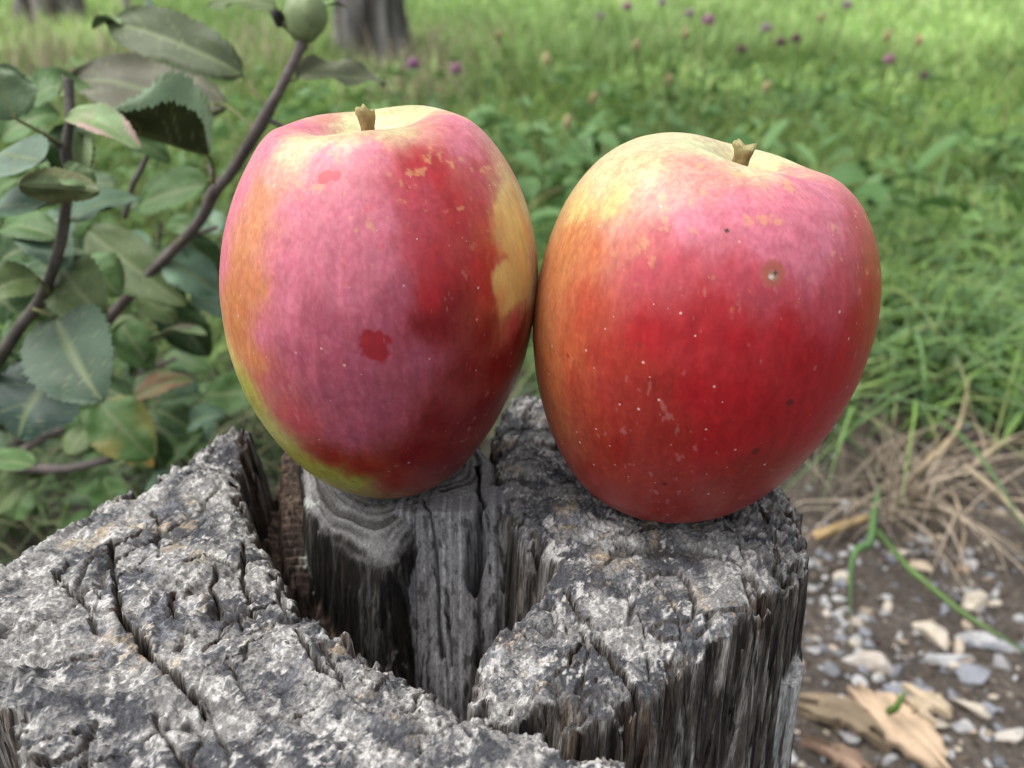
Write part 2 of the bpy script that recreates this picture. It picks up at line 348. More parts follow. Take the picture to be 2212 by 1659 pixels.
    gb = fbm(rr/.006, th*7, 75, 3, .6)
    c = np.zeros(X.shape+(3,)); c[:] = (.195, .192, .187)
    c = mixc(c, (.38, .375, .355), sst(-.05, .45, g1+.8*g3))
    c = mixc(c, (.050, .052, .060), sst(-.14, .20, g2+.30*g1+.55*gb+.4*g3+.16*rad_)*.95)
    c = mixc(c, (.50, .49, .47), sst(.16, .50, fbm(X/.0045, Y/.0045, 76, 4, .75)+.65*g3-.2*gb)*.85)
    c = mixc(c, (.40, .31, .19), sst(.22, .55, fbm(X/.0065, Y/.0065, 77, 4, .6)+.4*g3)*sst(.0, .3, g4+.15)*.55)
    c = mixc(c, (.36, .375, .42), (np.clip(g4, 0, 1)*sst(.0, .4, g1))*.6)
    c = mixc(c, (.045, .04, .038), sst(.07, .01, blocks+.03*g3)*sst(-.4, .2, g0_)*.8)
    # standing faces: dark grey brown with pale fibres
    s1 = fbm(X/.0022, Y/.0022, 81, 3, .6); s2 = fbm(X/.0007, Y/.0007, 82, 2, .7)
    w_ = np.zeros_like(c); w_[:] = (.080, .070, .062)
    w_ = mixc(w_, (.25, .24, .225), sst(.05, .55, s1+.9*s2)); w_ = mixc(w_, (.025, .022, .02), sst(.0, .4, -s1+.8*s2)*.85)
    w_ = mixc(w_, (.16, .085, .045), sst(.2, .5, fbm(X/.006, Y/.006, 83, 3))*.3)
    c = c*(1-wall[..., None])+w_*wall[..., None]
    # smooth grey face
    f_ = np.zeros_like(c); f_[:] = (.205, .20, .205); fg = vn(X/.0005, Y/.04, 84)+.5*vn(X/.0016, Y/.05, 85)
    f_ = mixc(f_, (.36, .355, .36), sst(.0, 1., fg)); f_ = mixc(f_, (.075, .07, .07), sst(.3, 1.2, -fg))
    mF = is_('F') | is_('S'); c[mF] = f_[mF]
    mC = is_('C'); lc_ = np.array((.055, .05, .046))*(1-sst(-.5, .6, lipn)[..., None])+np.array((.215, .21, .205))*sst(-.5, .6, lipn)[..., None]; lw_ = (lipw*.85)[..., None]; c_ = c*.6*(1-lw_)+lc_*lw_; c_ = mixc(c_, (.06, .05, .045), (1-lipw)*.6); dk_ = mixc(w_*.28, (.010, .008, .007), sst(-.3, .3, -s1)); c_ = c_*(1-wall[..., None])+dk_*wall[..., None]  # wall under the lip darkened: the hollow's shade painted into the wood
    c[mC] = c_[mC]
    mG = is_('G') | is_('G2') | is_('base') & (sdo > .004)
    b_ = np.zeros_like(c); b_[:] = (.050, .034, .026); b_ = mixc(b_, (.135, .095, .072), sst(-.1, .6, g1+g3)); b_ = mixc(b_, (.025, .02, .018), sst(.0, .5, g2-.3*g3)*.8)  # brown wood of ledges and floor, darkened further with painted hollow shade
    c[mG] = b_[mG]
    k_ = mixc(w_, (.40, .38, .36), sst(.0, .4, g1+.3)); mk = is_('W1'); c[mk] = mixc(k_, (.34, .36, .37), np.full(X.shape, .5))[mk]
    mk = is_('K') | is_('K2'); c[mk] = mixc(w_, (.22, .15, .115), sst(-.2, .5, g1))[mk]
    lic = sst(.006, .0015, np.hypot(X-onz(655, 1070, ZS)[0], Y-onz(655, 1070, ZS)[1])+.002*n_mid); c = mixc(c, (.50, .55, .50), lic*sst(-.1, .3, g3+g1)*.9*(1-.9*wall))
    # strip under the right edge and pale right rim
    Z = H; keep = (H > gz(X, Y)-.028)
    n, m = X.shape; Q = grid_quads(n, m); kf = keep.ravel()[Q].any(1); Q = Q[kf]
    used = np.zeros(n*m, bool); used[Q.ravel()] = True; remap = np.cumsum(used)-1
    V = np.stack([X, Y, Z], -1).reshape(-1, 3)[used]; Q = remap[Q]
    V[:, :2] += .0  
    o0 = np.array([-.03, .16, 0.]); V = V-o0
    mt, N, L, b = M('weathered_wood')
    a = nd(N, 'ShaderNodeAttribute', attribute_name='Col'); wv = nd(N, 'ShaderNodeAttribute', attribute_name='wall')
    v1 = objcoord(N, L); v2 = objcoord(N, L, (1, 1, .11)); v3 = objcoord(N, L, (1, 1, .045))
    s_top, t1 = mul_noise(N, L, a.outputs['Color'], 1900, .35, 1.75, v1, 8)
    s_wall, t2 = mul_noise(N, L, a.outputs['Color'], 2400, .25, 2.1, v2, 8)
    tf = nd(N, 'ShaderNodeTexNoise', Scale=620, Detail=5, Roughness=.6); L.new(v3, tf.inputs[0])
    fr = nd(N, 'ShaderNodeValToRGB'); L.new(tf.outputs[0], fr.inputs[0]); e = fr.color_ramp.elements
    e[0].position = .40; e[0].color = (.22, .2, .19, 1); e[1].position = .47; e[1].color = (1, 1, 1, 1); e2 = e.new(.60); e2.color = (1, 1, 1, 1); e3 = e.new(.68); e3.color = (1.8, 1.8, 1.8, 1)
    mw = nd(N, 'ShaderNodeMix', data_type='RGBA', blend_type='MULTIPLY'); mw.inputs[0].default_value = 1; L.new(s_wall, mw.inputs[6]); L.new(fr.outputs[0], mw.inputs[7]); s_wall = mw.outputs[2]
    mx = nd(N, 'ShaderNodeMix', data_type='RGBA'); L.new(wv.outputs['Fac'], mx.inputs[0]); L.new(s_top, mx.inputs[6]); L.new(s_wall, mx.inputs[7])
    L.new(mx.outputs[2], b.inputs['Base Color']); b.inputs['Roughness'].default_value = .85; b.inputs['Specular IOR Level'].default_value = .25
    t3 = nd(N, 'ShaderNodeTexNoise', Scale=800, Detail=8, Roughness=.7); L.new(v3, t3.inputs[0])
    mh = nd(N, 'ShaderNodeMix', data_type='FLOAT'); L.new(wv.outputs['Fac'], mh.inputs[0]); L.new(t1.outputs[0], mh.inputs[2]); L.new(t3.outputs[0], mh.inputs[3])
    md = nd(N, 'ShaderNodeMapRange'); md.inputs[3].default_value = .0006; md.inputs[4].default_value = .0022; L.new(wv.outputs['Fac'], md.inputs[0])
    bp = bump(N, L, b, mh.outputs[0], .8, .001); L.new(md.outputs[0], bp.inputs['Distance'])
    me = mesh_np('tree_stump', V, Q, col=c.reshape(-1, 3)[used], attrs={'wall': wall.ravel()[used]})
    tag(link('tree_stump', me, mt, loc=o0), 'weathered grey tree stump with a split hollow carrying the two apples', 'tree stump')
    def hz(x, y): return H[int(round((y-ys[0])/h)), int(round((x-xs[0])/h))]
    return hz
stump_z = build_stump()

# ------------------------------------------------------------------ apples
RL1 = [45.86, 45.68, 45.5, 45.31, 45.13, 44.94, 43.45, 41.91, 40.74, 39.73, 38.78, 37.98, 37.34, 36.76, 36.3, 36.0, 35.77, 35.6, 35.61, 35.83, 36.11, 36.45, 36.97, 37.66, 38.44, 39.31, 40.33, 41.48, 42.79, 44.28, 45.82, 47.2, 48.39, 49.49, 50.56, 51.68, 52.83]
RR1 = [45.86, 46.05, 46.23, 46.42, 46.6, 46.78, 46.64, 45.85, 44.83, 43.8, 42.77, 41.79, 40.85, 39.98, 39.25, 38.57, 37.96, 37.48, 37.08, 36.7, 36.42, 36.43, 36.7, 37.0, 37.29, 37.77, 38.59, 39.67, 40.87, 42.23, 43.9, 45.74, 47.59, 49.4, 51.0, 52.11, 52.83]
RL2 = [43.46, 43.71, 43.96, 44.2, 44.45, 44.7, 45.4, 46.0, 46.13, 45.82, 45.15, 44.28, 43.44, 42.65, 41.89, 41.24, 40.79, 40.46, 40.17, 40.05, 40.08, 40.18, 40.41, 40.81, 41.33, 42.01, 42.86, 43.84, 44.96, 46.15, 47.15, 47.77, 47.93, 47.49, 46.37, 44.8, 43.04]
RR2 = [43.46, 43.22, 42.97, 42.72, 42.48, 42.23, 41.79, 41.34, 40.69, 39.89, 39.07, 38.28, 37.51, 36.82, 36.21, 35.65, 35.19, 34.91, 34.75, 34.63, 34.65, 34.89, 35.26, 35.68, 36.22, 37.03, 38.02, 39.12, 40.37, 41.74, 42.95, 43.66, 43.82, 43.65, 43.41, 43.19, 43.04]
PK = (.52, .135, .195); MV = (.37, .075, .12); RD = (.36, .008, .014); DR = (.18, .004, .008); RB = (.27, .018, .013); RO = (.40, .060, .022)  # PK and MV: wax bloom plus painted sky sheen; DR includes painted shade
OR = (.47, .17, .065); YE = (.56, .43, .15); CR = (.49, .43, .235); GR = (.34, .33, .06); GC = (.50, .52, .26); PC = (.50, .22, .18); RP = (.40, .040, .06)
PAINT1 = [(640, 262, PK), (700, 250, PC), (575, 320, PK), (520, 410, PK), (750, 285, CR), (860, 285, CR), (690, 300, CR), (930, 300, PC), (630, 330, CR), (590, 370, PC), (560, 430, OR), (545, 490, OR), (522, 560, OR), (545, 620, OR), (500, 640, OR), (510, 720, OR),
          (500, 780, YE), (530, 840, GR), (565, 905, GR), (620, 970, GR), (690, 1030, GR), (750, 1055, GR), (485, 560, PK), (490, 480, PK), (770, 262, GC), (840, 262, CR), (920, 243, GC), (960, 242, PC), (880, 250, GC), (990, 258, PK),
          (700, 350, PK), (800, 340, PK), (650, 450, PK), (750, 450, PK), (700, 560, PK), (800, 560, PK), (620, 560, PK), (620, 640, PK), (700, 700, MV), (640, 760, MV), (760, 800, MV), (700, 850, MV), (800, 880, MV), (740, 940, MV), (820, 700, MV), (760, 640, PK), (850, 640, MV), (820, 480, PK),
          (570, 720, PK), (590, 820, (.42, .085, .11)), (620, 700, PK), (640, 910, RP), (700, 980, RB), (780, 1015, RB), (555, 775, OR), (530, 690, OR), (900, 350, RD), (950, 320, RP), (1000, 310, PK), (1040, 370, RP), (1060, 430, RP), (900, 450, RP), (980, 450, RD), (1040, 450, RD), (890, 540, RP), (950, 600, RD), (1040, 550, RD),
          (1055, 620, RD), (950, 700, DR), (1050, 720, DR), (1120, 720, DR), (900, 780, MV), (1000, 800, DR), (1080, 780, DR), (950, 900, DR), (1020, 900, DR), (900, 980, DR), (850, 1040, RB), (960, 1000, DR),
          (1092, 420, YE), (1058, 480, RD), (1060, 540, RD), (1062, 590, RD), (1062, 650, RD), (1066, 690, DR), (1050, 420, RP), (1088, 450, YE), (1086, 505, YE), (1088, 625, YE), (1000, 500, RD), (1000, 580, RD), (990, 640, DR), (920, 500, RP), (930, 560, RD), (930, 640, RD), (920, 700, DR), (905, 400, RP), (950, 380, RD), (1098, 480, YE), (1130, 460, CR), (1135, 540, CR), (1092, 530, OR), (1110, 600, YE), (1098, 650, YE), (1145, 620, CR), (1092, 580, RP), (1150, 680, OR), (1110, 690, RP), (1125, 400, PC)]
PAINT2 = [(1340, 335, CR), (1440, 300, CR), (1500, 312, GC), (1545, 330, GC), (1500, 360, PC), (1400, 370, CR), (1300, 400, CR), (1260, 440, YE), (1330, 440, YE), (1420, 420, PC), (1560, 380, PC), (1620, 372, CR), (1660, 352, GC), (1720, 372, PC), (1480, 400, PC), (1400, 450, (.46, .13, .10)), (1350, 520, (.44, .11, .07)),
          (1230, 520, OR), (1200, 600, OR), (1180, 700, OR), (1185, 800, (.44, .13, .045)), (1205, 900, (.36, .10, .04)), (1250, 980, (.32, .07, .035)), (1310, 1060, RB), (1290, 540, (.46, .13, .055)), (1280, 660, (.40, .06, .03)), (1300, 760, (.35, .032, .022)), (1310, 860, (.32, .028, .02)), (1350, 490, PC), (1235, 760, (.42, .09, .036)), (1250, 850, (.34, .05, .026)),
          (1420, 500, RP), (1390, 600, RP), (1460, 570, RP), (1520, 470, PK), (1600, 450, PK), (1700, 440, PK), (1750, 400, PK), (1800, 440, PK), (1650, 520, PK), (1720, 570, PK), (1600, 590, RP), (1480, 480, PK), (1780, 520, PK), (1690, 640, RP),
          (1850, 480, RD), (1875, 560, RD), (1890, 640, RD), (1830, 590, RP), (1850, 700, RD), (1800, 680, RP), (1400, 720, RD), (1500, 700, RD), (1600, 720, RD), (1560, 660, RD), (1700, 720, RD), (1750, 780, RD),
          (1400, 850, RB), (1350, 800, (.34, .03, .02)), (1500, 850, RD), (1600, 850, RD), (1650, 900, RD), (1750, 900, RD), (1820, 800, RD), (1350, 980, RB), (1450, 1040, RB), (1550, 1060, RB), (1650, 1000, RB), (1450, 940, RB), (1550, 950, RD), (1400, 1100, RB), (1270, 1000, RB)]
def apple_mat(name):
    m, N, L, b = M(name)
    a = nd(N, 'ShaderNodeAttribute', attribute_name='Col'); v = objcoord(N, L); vs = objcoord(N, L, (1, 1, .3))
    s, _ = mul_noise(N, L, a.outputs['Color'], 420, .87, 1.13, v, 8)
    vq = objcoord(N, L, (1, 1, .09)); s, _ = mul_noise(N, L, s, 420, .80, 1.16, vq, 5)
    # pale breathing pores
    vo = nd(N, 'ShaderNodeTexVoronoi', Scale=300, Randomness=1.0); L.new(v, vo.inputs['Vector'])
    sp = nd(N, 'ShaderNodeSeparateColor'); L.new(vo.outputs['Color'], sp.inputs[0])
    th = nd(N, 'ShaderNodeMapRange'); th.inputs[1].default_value = .1; th.inputs[2].default_value = 1; th.inputs[3].default_value = .022; th.inputs[4].default_value = .10; L.new(sp.outputs[0], th.inputs[0])
    ls = nd(N, 'ShaderNodeMath', operation='SUBTRACT'); L.new(th.outputs[0], ls.inputs[0]); L.new(vo.outputs['Distance'], ls.inputs[1])
    sm = nd(N, 'ShaderNodeMapRange'); sm.inputs[1].default_value = -.03; sm.inputs[2].default_value = .03; sm.inputs[4].default_value = .72; L.new(ls.outputs[0], sm.inputs[0])
    mx = nd(N, 'ShaderNodeMix', data_type='RGBA'); L.new(sm.outputs[0], mx.inputs[0]); L.new(s, mx.inputs[6]); mx.inputs[7].default_value = (.68, .42, .39, 1)
    # tiny flecks
    v2 = nd(N, 'ShaderNodeTexVoronoi', Scale=620); L.new(vs, v2.inputs['Vector'])
    nz = nd(N, 'ShaderNodeTexNoise', Scale=70, Detail=3); L.new(v, nz.inputs[0])
    f1 = nd(N, 'ShaderNodeMapRange'); f1.inputs[1].default_value = .16; f1.inputs[2].default_value = .06; L.new(v2.outputs['Distance'], f1.inputs[0])
    f2 = nd(N, 'ShaderNodeMapRange'); f2.inputs[1].default_value = .52; f2.inputs[2].default_value = .7; f2.inputs[4].default_value = .42; L.new(nz.outputs[0], f2.inputs[0])
    fm = nd(N, 'ShaderNodeMath', operation='MULTIPLY'); L.new(f1.outputs[0], fm.inputs[0]); L.new(f2.outputs[0], fm.inputs[1])
    m2 = nd(N, 'ShaderNodeMix', data_type='RGBA'); L.new(fm.outputs[0], m2.inputs[0]); L.new(mx.outputs[2], m2.inputs[6]); m2.inputs[7].default_value = (.50, .20, .20, 1)
    L.new(m2.outputs[2], b.inputs['Base Color'])
    bl = nd(N, 'ShaderNodeAttribute', attribute_name='bloom')
    rg = nd(N, 'ShaderNodeMapRange'); rg.inputs[3].default_value = .36; rg.inputs[4].default_value = .50; L.new(bl.outputs['Fac'], rg.inputs[0]); L.new(rg.outputs[0], b.inputs['Roughness'])
    b.inputs['Specular IOR Level'].default_value = .42
    b.inputs['Coat Weight'].default_value = .05; b.inputs['Coat Roughness'].default_value = .16; b.inputs['Subsurface Weight'].default_value = .12; b.inputs['Subsurface Radius'].default_value = (.003, .001, .0006); b.inputs['Subsurface Scale'].default_value = 1
    nb = nd(N, 'ShaderNodeTexNoise', Scale=260, Detail=4); L.new(v, nb.inputs[0]); bump(N, L, b, nb.outputs[0], .12, .0006)
    return m
def apple(C, ax, rL, rR, paint, label, spots, stem_px, stem_w, seed, dip=.30, sdx=0, patch=()):
    cat = 'apple'
    C = np.array(C); ax = np.array(ax); n, m = 480, 620
    al = np.linspace(0, np.pi, n); ph = np.linspace(0, 2*np.pi, m, endpoint=False); ad = np.degrees(al)
    xa = RT-ax*(RT@ax); xa /= np.linalg.norm(xa); ya = np.cross(ax, xa)
    w = (1+np.cos(ph))/2; w = w*w*(3-2*w); g = np.linspace(0, np.pi, 37)
    r = (np.interp(al, g, rL)[:, None]*(1-w)+np.interp(al, g, rR)[:, None]*w)/1000
    ker = np.hanning(15); ker /= ker.sum(); rp = np.pad(r, ((7, 7), (0, 0)), 'edge'); r = np.apply_along_axis(lambda q: np.convolve(q, ker, 'valid'), 0, rp)
    r = r*(1-dip*np.exp(-(ad/15.)**2))[:, None]*(1+.006*np.cos(5*ph+1)[None]*np.exp(-((ad-28)/20.)**2)[:, None])*(1-.12*np.exp(-((180-ad)/9.)**2))[:, None]
    d = np.sin(al)[:, None, None]*(np.cos(ph)[:, None]*xa+np.sin(ph)[:, None]*ya)[None]+np.cos(al)[:, None, None]*ax
    r = r+.00022*fbm(d[..., 0]*3+seed, d[..., 1]*3, seed, 3, .5, d[..., 2]*3)*np.sin(al)[:, None]
    V = (C+r[..., None]*d).reshape(-1, 3)
    q, z = proj(V); nv = (V-C); face = (nv*(CAM-V)).sum(1) > 0
    # painted skin: nearest visible surface points of the photographed colours
    pts, cols, blm = [], [], []
    for px, py, cc in paint:
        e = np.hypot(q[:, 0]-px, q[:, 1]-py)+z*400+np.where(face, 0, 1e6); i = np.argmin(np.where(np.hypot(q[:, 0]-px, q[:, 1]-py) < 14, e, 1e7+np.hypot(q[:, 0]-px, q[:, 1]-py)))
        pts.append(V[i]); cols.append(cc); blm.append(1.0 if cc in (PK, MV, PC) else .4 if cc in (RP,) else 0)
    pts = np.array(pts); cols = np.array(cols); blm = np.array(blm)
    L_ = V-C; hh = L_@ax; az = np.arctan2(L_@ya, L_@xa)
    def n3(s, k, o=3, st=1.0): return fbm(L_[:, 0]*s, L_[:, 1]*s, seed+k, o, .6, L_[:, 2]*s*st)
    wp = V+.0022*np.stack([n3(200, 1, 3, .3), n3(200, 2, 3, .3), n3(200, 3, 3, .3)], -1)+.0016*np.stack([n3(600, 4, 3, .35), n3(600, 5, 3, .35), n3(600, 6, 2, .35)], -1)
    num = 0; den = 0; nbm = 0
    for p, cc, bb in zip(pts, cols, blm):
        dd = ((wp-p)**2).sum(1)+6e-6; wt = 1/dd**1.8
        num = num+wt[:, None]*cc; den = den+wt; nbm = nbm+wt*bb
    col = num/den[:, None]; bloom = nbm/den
    # wax bloom and painted sky sheen are blotchy, with small bare dabs and pale scuffs
    dab = sst(.40, .6, n3(300, 9, 4)-.05*n3(60, 8))*bloom*.7
    col = col*(1-.5*dab[:, None])+np.array((.50, .05, .06))*.5*dab[:, None]
    sc = sst(.50, .62, n3(700, 12, 3, .45)+.35*n3(60, 13))
    gr = n3(1700, 30, 3, .5)+.6*n3(700, 31, 3, .6); redn = np.clip(1-col[:, 1]/.25, 0, 1); col = col*(1-.30*np.clip(gr*1.6, -.6, .6)[:, None]*np.array((.4, 1, .8)))
    sct = sc*.2*redn; col = col*(1-sct[:, None])+np.array((.70, .36, .33))*sct[:, None]
    top = sst(.012, .030, hh)*sst(.30, .50, n3(420, 15, 4)+.3*n3(50, 16))*.5
    col = col*(1-top[:, None])+np.array((.58, .32, .13))*top[:, None]
    if patch:                                     # the unblushed window where a leaf shaded the skin: a clean edge
        dm = np.full(len(V), 9.)
        for px, py, rx in patch:
            e = np.where(face & (np.hypot(q[:, 0]-px, q[:, 1]-py) < 12), z, 9); dm = np.minimum(dm, np.sqrt(((V-V[np.argmin(e)])**2).sum(1))-rx)
        t = sst(.0008, -.0008, dm+.0011*n3(420, 40, 3, .4))*.92; yc = sst(-.2, .5, n3(120, 41, 3, .4))[:, None]
        pc_ = np.array((.58, .44, .15))*(1-yc)+np.array((.52, .24, .08))*yc; rim_ = sst(.034, .0375, np.linalg.norm(V-C-ax*hh[:, None], axis=1))[:, None]
        col = col*(1-t[:, None])+pc_*t[:, None]; bloom = bloom*(1-t)
    for px, py, rx, cc, sharp in spots:
        e = np.where(face & (np.hypot(q[:, 0]-px, q[:, 1]-py) < 12), z, 9); i = np.argmin(e); p = V[i]
        dd = np.sqrt(((V-p)**2).sum(1))+(.0022*n3(330, 20, 3)+.001*n3(900, 21, 2))*min(1, rx/.004)*sharp
        t = sst(rx*1.22, rx*.84, dd); col = col*(1-t[:, None])+np.array(cc)*t[:, None]; bloom = bloom*(1-t)
    col = np.clip(col, .003, .9)
    base = V[V[:, 2].argmin()]
    t = tag(empty('apple', base), label, cat, 'apples on the stump')
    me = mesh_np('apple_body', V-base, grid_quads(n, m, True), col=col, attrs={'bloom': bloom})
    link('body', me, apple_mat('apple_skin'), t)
    # stem: short woody stub with a torn, flared end
    s0 = C+ax*r[0].mean()*.97+xa*sdx
    k, sg = 18, 20; hgt = None
    for tt in np.linspace(.002, .04, 300):
        if proj((s0+ax*tt)[None])[0][0, 1] < stem_px: hgt = tt; break
    hgt = hgt or .012
    u = np.linspace(0, 1, k); pz = np.linspace(0, 2*np.pi, sg, endpoint=False)
    rad = stem_w*(1-.25*np.sin(u*np.pi*.8)+.22*sst(.7, 1, u))
    S = s0+(u[:, None, None]*hgt*(1+.08*sst(.85, 1, u)[:, None]*vn(pz*1.6, pz*0+seed, 3)[None])[..., None])*ax+rad[:, None, None]*((np.cos(pz)[:, None]*xa+np.sin(pz)[:, None]*ya)[None]*(1+.22*vn(pz[None]*1.9+0*u[:, None], u[:, None]*5+0*pz[None], seed+3))[..., None])
    S = S+(.0012*np.sin(u*2)[:, None, None])*xa
    Sv = np.concatenate([S.reshape(-1, 3), (S[-1].mean(0)-ax*.0012)[None], S[-1]*.5+(S[-1].mean(0)-ax*.0004)*.5])
    Q = grid_quads(k, sg, True); T = np.concatenate([Q[:, [0, 1, 2]], Q[:, [0, 2, 3]]])
    j = np.arange(sg); jn = (j+1) % sg; e0 = (k-1)*sg; cI = k*sg; i0 = cI+1
    T = np.concatenate([T, np.stack([e0+j, e0+jn, i0+jn], -1), np.stack([e0+j, i0+jn, i0+j], -1), np.stack([i0+j, i0+jn, np.full(sg, cI)], -1)])
    sc_ = np.array((.22, .165, .07))*(1+.45*vn(Sv[:, 0]*900, Sv[:, 2]*500, seed+9))[:, None]
    rim = sst(.75, 1, np.concatenate([np.repeat(u, sg), [1], np.ones(sg)])); sc_ = sc_*(1-rim[:, None]*.6)+np.array((.38, .35, .15))*rim[:, None]*.6
    link('stem', mesh_np('apple_stem', Sv-base, T, col=sc_), m_bark, t)
    return t
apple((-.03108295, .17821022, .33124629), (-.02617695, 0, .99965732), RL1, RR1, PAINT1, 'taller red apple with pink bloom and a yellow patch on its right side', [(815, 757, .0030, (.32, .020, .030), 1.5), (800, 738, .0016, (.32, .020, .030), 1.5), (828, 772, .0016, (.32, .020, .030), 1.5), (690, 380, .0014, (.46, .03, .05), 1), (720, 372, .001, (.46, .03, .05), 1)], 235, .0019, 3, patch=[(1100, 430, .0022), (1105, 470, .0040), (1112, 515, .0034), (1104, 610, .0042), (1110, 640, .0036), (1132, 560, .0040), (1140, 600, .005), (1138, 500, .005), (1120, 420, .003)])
apple((.04489286, .17153991, .32696583), (.15643447, 0, .98768834), RL2, RR2, PAINT2, 'broader tilted apple, cream-yellow at the shoulder and red below, with a corky spot', [(1680, 598, .0022, (.36, .085, .06), .5), (1681, 600, .0009, (.30, .17, .11), .3), (1677, 602, .00042, (.55, .48, .42), 0), (1684, 596, .00035, (.08, .03, .02), 0), (1567, 487, .0004, (.05, .02, .02), 0), (1712, 880, .0008, (.16, .012, .012), .4), (1636, 985, .0009, (.13, .01, .01), .4), (1430, 1056, .0006, (.10, .01, .01), .4), (1372, 752, .0006, (.26, .02, .02), .3), (1215, 770, .0005, (.28, .04, .02), .3)], 312, .0023, 14, .24, -.0040)

# ------------------------------------------------------------------ grass, straw, clover ground cover
def blades(n, xy, hgt, wid, lean, colA, colB, k=5, tipcol=None, droop=1.0, heading=None):
    x, y = xy; z = gz(x, y)
    a = rng.uniform(0, 2*np.pi, n) if heading is None else heading
    ln = lean*(.35+rng.random(n)); t = np.linspace(0, 1, k)[None]
    H_ = hgt[:, None]; dirx = np.cos(a)[:, None]; diry = np.sin(a)[:, None]; b2 = (a+rng.normal(0, .5, n))[:, None]
    reach = ln[:, None]*H_*(t**1.7); zz = H_*(t-droop*.42*np.minimum(ln, 1.6)[:, None]*t**2.6)
    cx = x[:, None]+reach*dirx+.12*H_*t**2*np.cos(b2+1.5); cy = y[:, None]+reach*diry+.12*H_*t**2*np.sin(b2+1.5)
    tw = a[:, None]+np.pi/2+rng.normal(0, .6, n)[:, None]*t
    w = wid[:, None]*.5*(1-t**2.2)*(.65+.35*np.minimum(1, t*4))
    V = np.empty((n, k, 2, 3)); 
    for s, sg in ((0, -1), (1, 1)):
        V[:, :, s, 0] = cx+sg*w*np.cos(tw); V[:, :, s, 1] = cy+sg*w*np.sin(tw); V[:, :, s, 2] = z[:, None]+np.maximum(zz, .004*t)+sg*w*.25
    base = (np.arange(n)*k*2)[:, None]; j = np.arange(k-1)[None]*2
    Q = np.stack([base+j, base+j+1, base+j+3, base+j+2], -1).reshape(-1, 4)
    m = rng.random(n)[:, None]**1.2; c = np.array(colA)*(1-m)+np.array(colB)*m; c = c*(.7+.6*rng.random((n, 1)))*(1+.38*fbm(x*1.7, y*1.7, 55, 3)+.25*vn(x*7, y*7, 56))[:, None]
    C = np.repeat(np.repeat(c[:, None], k, 1)[:, :, None], 2, 2)
    if tipcol is not None:
        f = (t**4)[..., None, None]*(rng.random(n) < .35)[:, None, None, None]*.8; C = C*(1-f)+np.array(tipcol)*f
    return V.reshape(-1, 3), Q, C.reshape(-1, 3)
def merge(parts):
    Vs, Qs, Cs = [], [], []; o = 0
    for V, Q, C in parts: Vs.append(V); Qs.append(Q+o); Cs.append(C); o += len(V)
    return np.concatenate(Vs), np.concatenate(Qs), np.concatenate(Cs)
def wedge(n, y0, y1, pw=1.0, x_of=lambda y: 1.0*y+.35):
    y = y0+(y1-y0)*rng.random(n)**pw; x = (rng.random(n)*2-1)*x_of(y); return x, y
def clump(x, y, s, sc, thr):                      # keeps patchy density
    return vn(x*sc, y*sc, s)+.5*vn(x*sc*2.7, y*sc*2.7, s+1) > thr+rng.normal(0, .25, len(x))
def soil_edge(x):                                 # turf starts here behind the bare gravelly patch
    return np.where(x > .05, .575+.10*np.clip(x-.05, 0, 1)+.05*vn(x*6, x*0, 77), .64+.10*vn(x*5, x*0, 78))
def off_stump(x, y, r=.17): return np.hypot(x+.03, y-.15) > r
G1, G2, G3, G4 = (.125, .22, .055), (.26, .41, .095), (.10, .195, .09), (.37, .48, .17)
